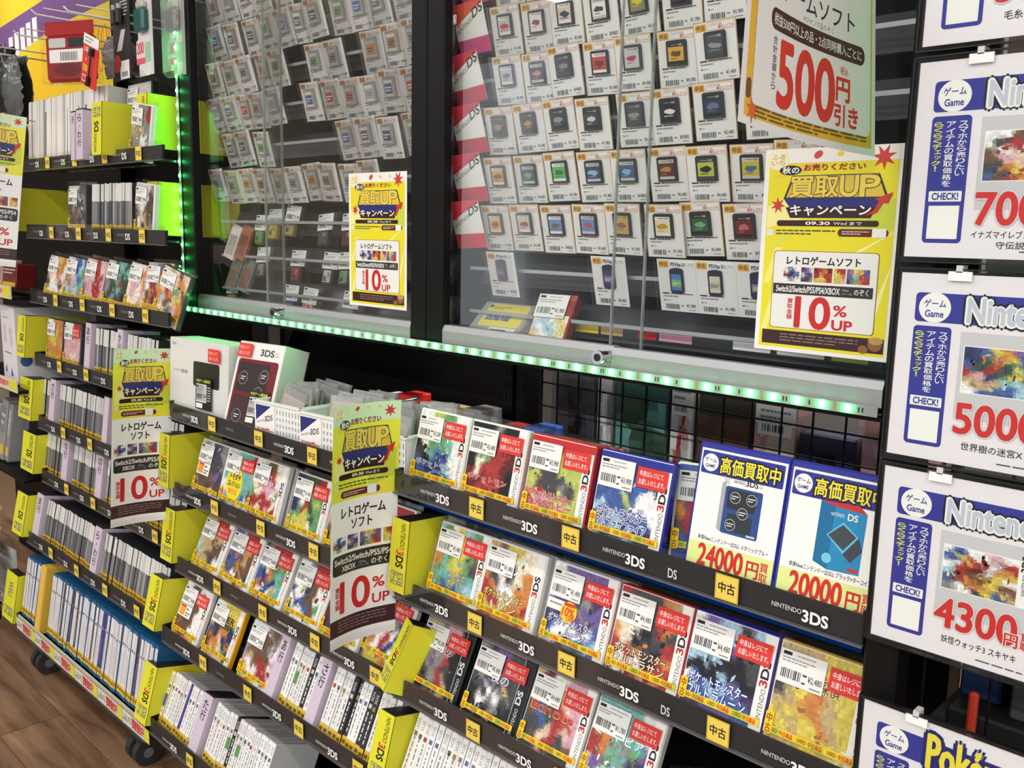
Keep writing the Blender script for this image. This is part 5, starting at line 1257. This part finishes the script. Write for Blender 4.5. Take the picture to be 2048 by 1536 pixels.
price_sign('framed price sign reading 4300, with a crowded colourful picture', 1.168, 'N', '4300', '妖怪ウォッチ3 スキヤキ', None, ["wuwwiw", "uyrlgr", "wrmloy", "crbbyw", "ubooyb", "gwdyut"], 6, more=[(.105, '15', ["dgqd", "gdwd"]), (.035, '35', ["uroy", "oyru"])])
price_sign('framed price sign with yellow lettering at the bottom of the column', .905, 'P', '', '', None, ["eerree", "errrre", "eyrrye"], 7)
# dark fixtures seen under the lower signs
for i, (x0, x1, z0, z1, d0, d1, c, lab) in enumerate([(-.33, -.06, .83, .87, -.02, .16, (26, 26, 28), 'low black console box on the shelf behind the price signs'), (-.33, -.285, .87, .93, .02, .14, (40, 60, 110), 'blue boxed item behind the price signs'),
                                                      (-.27, -.20, .87, .915, .0, .1, (70, 74, 76), 'grey wedge-shaped box behind the price signs'), (-.18, -.02, .87, .93, .02, .16, (34, 34, 40), 'charcoal carton behind the price signs'), (-.305, -.295, .845, .9, -.03, -.02, (206, 60, 40), 'slim red stick standing behind the price signs')]):
    o = MB().cbox(x0, x1, G + d0, G + d1, z0, z1, .003, c).build('packed_item', MATTE); tag(o, lab, 'box', 'boxes behind the price signs')
tag(MB().box(-.36, .16, G - .05, G + .2, .815, .83, 'k').build('steel_shelf', BLACK), 'black steel shelf behind the price sign column', 'shelf')
tag(MB().box(-.36, .16, G + .205, G + .215, 0, 2.2, (28, 28, 30)).build('pegboard', BLACK), 'black pegboard behind the price sign column', 'panel')
for z in (1.13, 1.36, 1.58):
    o = tag(MB().cbox(-.35, .14, G + .02, G + .12, z + .006, z + .16, .004, [(150, 120, 110), (96, 110, 100), (120, 124, 112)][int(z * 10) % 3]).build('bagged_stock', GLOSS), {1.13: 'brownish bagged stock between the third and fourth price signs', 1.36: 'grey bagged stock between the second and third price signs', 1.58: 'greenish bagged stock between the first and second price signs'}[z], 'stock')
    tag(MB().box(-.36, .16, G - .02, G + .2, z - .004, z + .006, 'k').build('steel_shelf', BLACK), {1.13: 'thin black shelf under the brownish stock', 1.36: 'thin black shelf under the grey stock', 1.58: 'thin black shelf under the greenish stock'}[z], 'shelf')

# ------------------------------------------------------------------ boxes and baskets on the middle rack's top shelf
def console_box(lab, x, w, h, dep, front, yaw, tilt, z0=.975, body=(226, 226, 222)):
    r = empty('console_box', lab, 'box', (x, G - .112, z0), (math.radians(-tilt), 0, math.radians(yaw)), 'boxed consoles')
    MB().cbox(0, w, 0, dep, 0, h, .0012, body).build('carton', PAPER, r)
    p = Print(0); front(p, w, h); p.build('carton_front', LAMI, r)
    MB().box(-.001, w + .001, -.004, dep + .001, -.0005, h + .001, 'w').build('shrink_wrap', FILM, r)
    q = Print(-.0055); q.rect(0, 0, .062, .072, (34, 38, 30), 0); q.text('中古ゲーム機本体', .003, .062, .058, .069, (230, 232, 90), 1, .02); q.rect(.003, .017, .044, .058, 'w', 1); label_print(q, .003, .019, .041, .038, '¥9,480', 4, 1); q.rect(.003, .003, .028, .014, 'w', 1)
    q.lines(.047, .02, .06, .055, 6, 'l', 1, 3); q.build('spec_label', PAPER, r, (w * .50, 0, .014))
    s = Print(-.0052); s.rect(0, 0, .045, .030, (226, 62, 52), 0); s.text('中身はレジにて', .004, .017, .036, .025, (250, 200, 190), 1, .02); s.text('お渡しいたします。', .004, .005, .040, .013, (250, 200, 190), 1, .02)
    return r, s
def f_white(p, w, h):
    p.rect(.002, .002, w - .002, h - .002, (228, 228, 224), 0)
    p.rrect(w * .42, h * .38, w * .86, h * .72, .006, (62, 66, 58), 1); p.rrect(w * .43, h * .39, w * .85, h * .71, .006, (40, 44, 40), 2)
    p.text('NINTENDO', w * .08, h * .545, w * .20, h * .565, 'g', 1); p.text('3DS', w * .205, h * .53, w * .32, h * .575, 'd', 1, .02); p.rrect(w * .04, h * .90, w * .12, h * .94, .002, (200, 200, 196), 1); p.text('Nintendo', w * .05, h * .91, w * .11, h * .93, 'g', 2)
r, s = console_box('white console box with a black handheld pictured on the top middle shelf', -2.085, .236, .168, .072, f_white, 5, 3)
s.build('red_sticker', PAPER, r, (.165, 0, .125))
def f_red(p, w, h):
    p.rect(.002, .002, w - .002, h - .002, (240, 238, 236), 0)
    p.rrect(w * .06, h * .03, w * .94, h * .80, .008, (120, 34, 40), 1); p.rrect(w * .10, h * .42, w * .78, h * .76, .006, (56, 44, 48), 2); p.rrect(w * .10, h * .06, w * .78, h * .38, .006, (74, 44, 46), 2)
    p.text('3DS', w * .50, h * .85, w * .80, h * .93, 'd', 1, .03); p.text('LL', w * .83, h * .86, w * .90, h * .91, 'g', 1)
    for cx, cy in ((.24, .58), (.68, .62), (.62, .42), (.26, .14)):
        p.disc(w * cx, h * cy, .015, .015, (170, 160, 160), 3, 18); p.disc(w * cx, h * cy, .0138, .0138, (60, 48, 52), 4, 18); p.lines(w * cx - .008, h * cy - .005, w * cx + .008, h * cy + .005, 2, 'w', 5, 2)
r, s = console_box('white and red console box leaning beside the white basket', -1.835, .150, .190, .068, f_red, 8, 17, .972)
s.build('red_sticker', PAPER, r, (.006, 0, .155))
def basket(lab, x, w=.150, h=.075, dep=.16, face=True, lean=5, d=-.108):
    r = empty('plastic_basket', lab, 'basket', (x, G + d, .972), (0, 0, math.radians(lean)), 'white plastic baskets')
    wh = (238, 238, 236); m = MB()
    m.box(0, w, 0, dep, 0, .003, wh); m.box(0, .002, 0, dep, 0, h, wh); m.box(w - .002, w, 0, dep, 0, h, wh); m.box(0, w, dep - .002, dep, 0, h, wh)
    m.build('tub', MATTE, r)
    # pierced front: bars around slanted slots
    f = MB(); f.box(0, w, -.001, .001, h - .012, h, wh); f.box(0, w, -.001, .001, 0, .010, wh)
    n = 15
    for k in range(n + 1):
        x_ = w * k / n; f.box(max(0, x_ - .0032), min(w, x_ + .0032), -.001, .001, .010, h - .012, wh)
    for k in range(1, 4): f.box(0, w, -.0012, .001, .010 + (h - .022) * k / 4 - .003, .010 + (h - .022) * k / 4 + .003, wh)
    f.build('pierced_front', MATTE, r)
    MB().box(-.003, w + .003, -.004, .004, h - .003, h + .001, wh).box(-.004, .003, -.003, dep, h - .003, h + .001, wh).box(w - .003, w + .004, -.003, dep, h - .003, h + .001, wh).build('rim', MATTE, r)
    if face:
        p = Print(-.002); a = w * .46
        p.rect(.004, .004, a, h - .006, 'w', 0); p.poly([(.006, h - .008), (a - .012, h - .008), (.006, h * .45)], (48, 52, 120), 1); p.text('NINTENDO', .008, h * .36, .038, h * .42, 'd', 1, slope=.28); p.text('3DS', .036, h * .44, .062, h * .60, 'd', 1, .02, slope=.22)
        p.text('¥1000均一', .008, .008, a - .006, h * .28, (206, 50, 46), 1, .06); p.build('basket_sign', PAPER, r)
    # sleeved cards standing in it
    rnd = random.Random(int(-x * 1000))
    for k in range(7):
        b = empty('sleeved_card', 'clear-sleeved card, %s from the front in the %s white basket' % (ORD(k + 1), lab.split()[0]), 'card', (x + .012 + rnd.uniform(0, w * .3), G + d + .018 + k * .018, .977), (math.radians(-14 + rnd.uniform(-6, 6)), math.radians(rnd.uniform(-10, 10)), math.radians(lean + rnd.uniform(-8, 8))), 'sleeved cards in the baskets')
        MB().box(0, w * .52, 0, .003, 0, .086 + rnd.uniform(0, .014), (206, 190, 182)).build('card', PAPER, b)
        MB().box(-.003, w * .52 + .003, -.002, .005, 0, .108, 'w').build('sleeve', HAZY, b)
        Print(0).rect(.004, .076, .020, .084, (232, 170, 110), 0).build('card_tag', PAPER, b)
    return r
basket('first white basket right of the red console box', -1.702)
basket('second white basket half behind the large banner', -1.536)
basket('third white basket between the large banner and the green game', -1.368, lean=3)

# ------------------------------------------------------------------ stock seen through the wire grid
def bagged(lab, x0, x1, z0, z1, c, top=None, txt=None, d=.21, slip=None):
    r = empty('bagged_box', lab, 'box', (x0, G + d, z0), group='bagged stock behind the wire grid')
    w, h = x1 - x0, z1 - z0
    MB().cbox(0, w, 0, .06, 0, h, .003, c).build('box', MATTE, r)
    p = Print(0); p.art(.002, .002, w - .002, h * .72, [txt, txt[::-1]] if txt else ['dk', 'kd'], int(-x0 * 1000), 0, 8, 6, 6)
    if top: p.rect(.002, h * .74, w - .002, h * .98, top, 0)
    if slip: p.rect(w * .1, h * .62, w * .9, h * .96, 'w', 3); p.bars(w * .2, h * .66, w * .7, h * .74, 'd', 4, 3, 8); p.lines(w * .15, h * .78, w * .85, h * .92, 2, 'g', 4, 6)
    p.build('box_print', LAMI, r)
    MB().box(-.004, w + .004, -.006, .064, -.002, h + .02, 'w').build('plastic_bag', GLINT, r)
bagged('dark grey bagged pack behind the left of the wire grid', -1.150, -1.055, 1.012, 1.155, (52, 54, 56), (92, 92, 90), 'dkd')
bagged('clear bagged pack with silver edge behind the wire grid', -1.048, -1.012, 1.00, 1.165, (206, 200, 196), 'w', 'lwg')
bagged('teal boxed pack behind the wire grid', -1.005, -.895, 1.005, 1.165, (32, 88, 86), (60, 110, 100), 'ffa')
bagged('white pack with a price slip behind the wire grid', -.888, -.840, 1.005, 1.16, (214, 208, 204), 'w', 'wlrw', slip=True)
bagged('brown carton pack behind the wire grid', -.832, -.735, 1.005, 1.150, (84, 66, 34), (60, 60, 52), 'bbbb')
bagged('pinkish bagged pack with a price slip behind the wire grid', -.728, -.655, 1.005, 1.150, (176, 150, 140), 'w', 'isls', slip=True)
bagged('navy bagged pack behind the wire grid', -.650, -.560, 1.005, 1.110, (28, 30, 56), None, 'nkn')
bagged('pink bagged pack beside the black post', -.552, -.46, 1.04, 1.150, (216, 160, 156), None, 'isi')
tag(MB().box(-1.17, -.36, G + .20, G + .30, .99, 1.0, 'k').build('steel_shelf', BLACK), 'black shelf carrying the stock behind the wire grid', 'shelf')
for i, (x, c) in enumerate([(-1.62, 'b'), (-1.56, 'l'), (-1.50, 'r'), (-1.44, 'w'), (-1.37, 't'), (-1.29, 'g'), (-1.20, 'r'), (-1.13, 'u')]):
    o = MB().cbox(x, x + .05, G + .10, G + .16, .955, 1.045 + .01 * (i % 3), .003, c).build('small_pack', GLOSS)
    tag(o, '%s small pack from the left in the dark gap below the first cabinet' % ORD(i + 1), 'pack', 'small packs in the gap below the cabinets')

# ------------------------------------------------------------------ hooks and accessories at the top of the left rack
def hook(lab, x, z, d0, d1):
    r = empty('peg_hook', lab, 'hook', (x, G + d1, z), group='chrome display hooks')
    MB().tube((0, 0, 0), (0, d0 - d1, .004), .0026, 8).tube((0, d0 - d1, .004), (0, d0 - d1 - .012, .014), .0026, 8).build('prong', mat('white_hook', .3, base=(206, 206, 204)), r)
    MB().tube((0, 0, .022), (0, d0 - d1 + .02, .024), .002, 8).build('label_arm', mat('white_hook', .3, base=(206, 206, 204)), r)
    MB().box(-.016, .016, d0 - d1 + .014, d0 - d1 + .017, .014, .032, 'l').build('label_holder', ACRYL, r)
for i, (x, z) in enumerate([(-3.20, 1.905), (-2.98, 1.93), (-2.83, 1.965), (-2.60, 1.94), (-2.40, 1.985), (-2.26, 2.02)]):
    hook('display hook, %s from the left above the left rack' % ORD(i + 1), x, z, -.10, .19)
r = empty('accessory_pouch', 'red accessory pouch in clear packing above the top left-rack shelf', 'pouch', (-2.83, G - .085, 1.790), (0, 0, math.radians(24)))
MB().cbox(0, .17, 0, .03, 0, .125, .010, (178, 30, 34)).build('pouch', GLOSS, r)
p = Print(0); p.rrect(.012, .006, .158, .116, .01, (150, 26, 32), 0); p.rrect(.02, .05, .15, .085, .004, 'w', 1); p.bars(.06, .055, .12, .078, 'd', 2, 2, 14); p.rrect(.02, .09, .08, .115, .004, 'l', 1); p.rrect(.09, .09, .145, .115, .004, 'k', 1); p.disc(.085, .03, .05, .018, (110, 20, 26), 1); p.build('window', LAMI, r)
MB().box(0, .17, .008, .012, .125, .160, (176, 26, 30)).build('header_card', PAPER, r)
MB().box(-.006, .176, -.006, .036, -.004, .16, 'w').build('bag', FILM, r)
r = empty('cable_card', 'tilted red card with a black cable plug above the left rack', 'cable', (-2.545, G - .10, 1.762), (0, math.radians(19), 0))
MB().box(0, .095, 0, .002, 0, .125, (216, 56, 48)).build('card', PAPER, r)
p = Print(0); p.rect(0, .10, .095, .125, 'w', 0); p.lines(.01, .104, .06, .121, 2, 'g', 1, 2); p.text('USB', .010, .083, .036, .094, (250, 220, 210), 1, .04); p.poly([(.018, .066), (.03, .066), (.024, .058)], (246, 190, 60), 1); p.text('変換', .008, .034, .036, .052, (246, 190, 60), 1, .05); p.rrect(.008, .008, .030, .024, .002, 'w', 1); p.rrect(.010, .010, .028, .022, .002, (216, 56, 48), 2); p.build('card_print', PAPER, r)
MB().tube((.068, -.006, .098), (.066, -.006, .080), .007, 10, 'k').tube((.066, -.006, .080), (.058, -.005, .02), .0022, 8, 'k').tube((.058, -.005, .026), (.055, -.005, .004), .006, 10, 'k').build('cable', MATTE, r)
r = empty('cable_pack', 'black cable pack hanging above the yellow dividers', 'cable', (-2.475, G - .04, 1.765))
MB().box(0, .10, 0, .002, 0, .20, (44, 42, 42)).build('card', PAPER, r)
p = Print(0); p.lines(.05, .15, .09, .19, 5, 'l', 1, 2); p.rect(.036, .0, .09, .045, 'w', 1); p.bars(.045, .006, .08, .018, 'd', 2, 2); p.poly([(.02, .07), (.05, .12), (.075, .12), (.05, .07)], 'l', 1); p.disc(.02, .04, .022, .022, (206, 60, 56), 1); p.build('card_print', PAPER, r)
for q in (.03, .06): MB().tube((q, -.008, .168), (q, -.008, .135), .009, 10, (34, 34, 36)).tube((q, -.008, .180), (q, -.008, .168), .006, 8, (190, 190, 190)).build('plug', MATTE, r)
MB().box(-.004, .104, -.02, .004, -.002, .21, 'w').build('blister', FILM, r)
for i, (x, c, lab) in enumerate([(-2.285, (24, 92, 88), 'teal lighter-shaped accessory in a blister pack beside the light strip'), (-2.225, (40, 44, 46), 'dark accessory in a blister pack behind the teal one')]):
    r = empty('blister_pack', lab, 'accessory', (x, G - .06 + .05 * i, 1.755), group='blister packs above the yellow dividers')
    MB().box(0, .075, 0, .002, 0, .22, (226, 222, 220)).build('backing_card', PAPER, r)
    MB().cbox(.012, .062, -.018, 0, .098, .152, .006, c).cbox(.020, .054, -.014, 0, .152, .168, .003, (196, 192, 184)).build('device', GLOSS, r)
    p = Print(0); p.rrect(-.012, .03, .034, .085, .012, (240, 214, 214), 1); p.text('200', -.008, .052, .028, .078, (206, 70, 90), 2, .05); p.rect(-.012, .028, .034, .042, (222, 90, 100), 2); p.rrect(.036, .03, .064, .075, .004, (150, 206, 160), 1); p.build('backing_print', PAPER, r)
    MB().cbox(-.002, .077, -.024, .003, -.004, .18, .01, 'w').build('blister', HAZY if i else FILM, r)
for i, (x, z, c, h_) in enumerate([(-3.20, 1.70, (96, 98, 98), .2), (-3.30, 1.74, (44, 44, 46), .2), (-3.26, 1.58, (70, 74, 72), .16), (-2.70, 1.80, (120, 116, 116), .11)]):
    m = MB(); rn = random.Random(i + 5); w_ = .13; n = 16
    gr = [[(w_ * a / n * (.55 + .45 * math.sin(math.pi * (b + .8) / (n + 1))) + (0 if b < n - 1 else .02), -.03 * math.sin(math.pi * a / n) * math.sin(math.pi * b / n) - .012 * rn.random(), h_ * b / n) for a in range(n + 1)] for b in range(n + 1)]
    m.sheet(gr, c); m.sheet([[(x_, .02 - y_ * .5, z_) for x_, y_, z_ in row] for row in gr], c)
    o = m.build('crinkled_bag', GLOSS, None, (x, G - (.06 if i < 3 else -.04), z), smooth=True); tag(o, ['grey crinkled accessory bag at the left picture edge', 'black crinkled accessory bag at the left picture edge', 'dark crinkled accessory bag above the cut-off banner', 'silvery bag behind the red pouch'][i], 'bag', 'hanging accessory bags')
# wall display behind the hooks
r = empty('wall_display', 'yellow and purple display board behind the hooks', 'display board', (-4.9, G + .32, 1.72))
MB().box(0, 2.2, 0, .01, 0, .9, (240, 214, 60)).build('board', PAPER, r)
p = Print(0); p.poly([(0, .30), (1.1, .42), (1.62, .44), (1.62, .56), (1.1, .54), (0, .46)], (128, 92, 150), 0); p.poly([(0, .05), (1.0, .12), (1.6, .24), (1.6, .40), (1.0, .36), (0, .26)], (250, 206, 50), 0)
[p.rect(.55 + .07 * q_, .35 + .01 * q_, .60 + .07 * q_, .44 + .01 * q_, 'w', 2) for q_ in range(5)]; p.poly([(0, .0), (1.7, .0), (1.7, .08), (1.0, .10), (0, .02)], (196, 150, 120), 1); p.rect(1.66, .0, 1.72, .9, (44, 56, 140), 2)
p.text('買取強化', .98, .22, 1.58, .36, (240, 130, 40), 3, .08); p.text('買取強化', .98, .22, 1.58, .36, (252, 224, 60), 4, .03); p.rect(1.74, .35, 2.1, .62, (246, 222, 50), 1); p.text('中', 1.78, .38, 1.93, .60, (60, 50, 40), 2, .03); p.text('古', 1.94, .38, 2.08, .60, (60, 50, 40), 2, .03); p.rect(1.74, .26, 2.1, .35, (240, 150, 50), 1)
p.build('board_print', PAPER, r)
# neighbouring fixture at the picture's left edge
for i, (z, lab) in enumerate([(1.175, 'upper pale price rail at the left picture edge'), (.885, 'lower pale price rail under the white console box'), (.60, 'black lower shelf at the left picture edge')]):
    r = empty('side_shelf', lab, 'shelf', (-3.75, G - .14, z), group='shelves of the neighbouring fixture')
    MB().box(0, .70, 0, .3, -.01, .0, 'k').build('deck', BLACK, r)
    if i < 2:
        MB().box(0, .70, -.003, 0, -.006, .034, (222, 214, 190)).build('front_rail', GLOSS, r)
        p = Print(-.003)
        for k in range(4): p.rect(.02 + .17 * k, .0, .12 + .17 * k, .03, (232, 206, 186), 0); p.text('買取強化中', .025 + .17 * k, .006, .115 + .17 * k, .026, (200, 60, 54), 1, .05); p.rect(.122 + .17 * k, 0, .185 + .17 * k, .03, (216, 214, 60), 0)
        p.build('price_strip', PAPER, r)
r = empty('console_box', 'large white console box left of the yellow divider', 'box', (-3.30, G - .10, .890), (0, 0, math.radians(-4)), 'boxed consoles')
MB().cbox(0, .16, 0, .25, 0, .245, .002, (226, 222, 224)).build('carton', PAPER, r)
p = Print(0); p.lines(.03, .205, .13, .212, 1, 'g', 1, 3); p.lines(.03, .09, .13, .10, 1, (110, 130, 190), 1, 5)
for a, b in ((.04, .17), (.11, .165), (.045, .14), (.115, .135)): p.disc(a, b, .016, .016, (212, 208, 212), 1)
p.poly([(.02, .03), (.05, .03), (.04, .055)], (90, 140, 196), 1); p.poly([(.09, .02), (.12, .025), (.1, .05)], (90, 120, 190), 1); p.build('carton_front', LAMI, r)
p = Print(0); p.rect(.05, .10, .12, .14, (90, 92, 84), 0); p.build('side_picture', LAMI, r, (.16, 0, 0), (0, 0, math.radians(90))); p = Print(0); p.disc(.03, .075, .018, .018, (70, 100, 160), 0); p.build('round_mark', LAMI, r, (.16, 0, 0), (0, 0, math.radians(90)))
for i, (x, z, w_, h_, c, lab) in enumerate([(-3.42, 1.195, .12, .075, (226, 214, 206), 'small pale pack on the upper left-edge rail'), (-3.29, 1.195, .05, .09, (186, 150, 150), 'pink-grey slim pack on the upper left-edge rail'), (-3.23, 1.195, .12, .08, (120, 34, 32), 'dark red wallet box at the left end of the third shelf'),
                                            (-3.40, .610, .05, .21, (150, 150, 150), 'silver clear case leaning at the left picture edge'), (-3.33, .610, .03, .20, (200, 200, 198), 'thin pale clear case leaning at the left picture edge'), (-3.47, .61, .05, .19, (90, 84, 120), 'purple clear case at the left picture edge')]):
    r = empty('packed_item', lab, 'box', (x, G - .11, z), (math.radians(-6), math.radians(8 if i > 2 else 0), 0), 'goods at the left picture edge')
    MB().cbox(0, w_, 0, .06, 0, h_, .003, c).build('pack', HAZY if i > 3 else GLOSS, r)
    p = Print(0); p.rect(.004, h_ * .1, w_ - .004, h_ * .25, (226, 190, 60), 0); p.rect(.006, h_ * .45, w_ - .006, h_ * .9, tuple(int(k * .86) for k in c), 0); p.lines(.008, h_ * .55, w_ - .008, h_ * .8, 2, 'l', 1, 2); p.build('pack_front', LAMI, r)
r = empty('wire_basket', 'black wire basket at the lower left picture edge', 'basket', (-3.50, G - .20, .12))
m = MB()
for k in range(7): m.box(0, .34, -.002, .002, .02 + .035 * k, .03 + .035 * k, 'k')
m.build('front_bars', BLACK, r); m = MB()
for k in range(8): m.box(.045 * k, .045 * k + .012, -.003, .003, 0, .25, 'k')
m.build('upright_bars', BLACK, r); MB().box(0, .33, .05, .06, .0, .22, (206, 204, 200)).build('liner', PAPER, r)
m = MB(); rn = random.Random(3)
gr = [[(.16 * a / 8, -.05 * math.sin(math.pi * a / 8) * math.sin(math.pi * b / 8) - .02 * rn.random(), .18 * b / 8) for a in range(9)] for b in range(9)]
m.sheet(gr, lambda r_, c_: [(206, 206, 196), (150, 148, 136), (232, 230, 222)][(r_ * 3 + c_) % 3])
tag(m.build('wrapped_bundle', GLOSS, None, (-3.36, G - .16, .33)), 'pale plastic-wrapped bundle at the left picture edge', 'bundle')
gr = [[(.15 * a / 8, -.05 * math.sin(math.pi * a / 8) * math.sin(math.pi * b / 8) - .03 * rn.random(), .10 * b / 8) for a in range(9)] for b in range(9)]
m = MB(); m.sheet(gr, lambda r_, c_: [(70, 66, 80), (110, 108, 112), (206, 204, 202), (56, 52, 66)][(r_ * 3 + c_ * 2) % 4])
tag(m.build('bagged_controller', GLOSS, None, (-3.30, G - .20, .25)), 'bagged dark controller above the bright yellow divider', 'controller')

# clear fins standing in the pockets of the lower shelves
fin = MB().prism([(0, 0), (.0012, 0), (.0012, .075), (0, .075)], 0, .10, 'w').mesh('clear_fin', ACRYL)
for kk in ('B2', 'C2', 'D2'):
    sh = [o for o in bpy.data.objects if o.name.startswith('display_shelf') and abs(o.location.z - SH[kk]['z']) < 1e-5 and o.location.x > -1.2][0]
    for k in range(11): link('clear_fin', fin, sh, (-.39 + .075 * k, .028, -.02), (-SH[kk]['lean'], 0, 0))
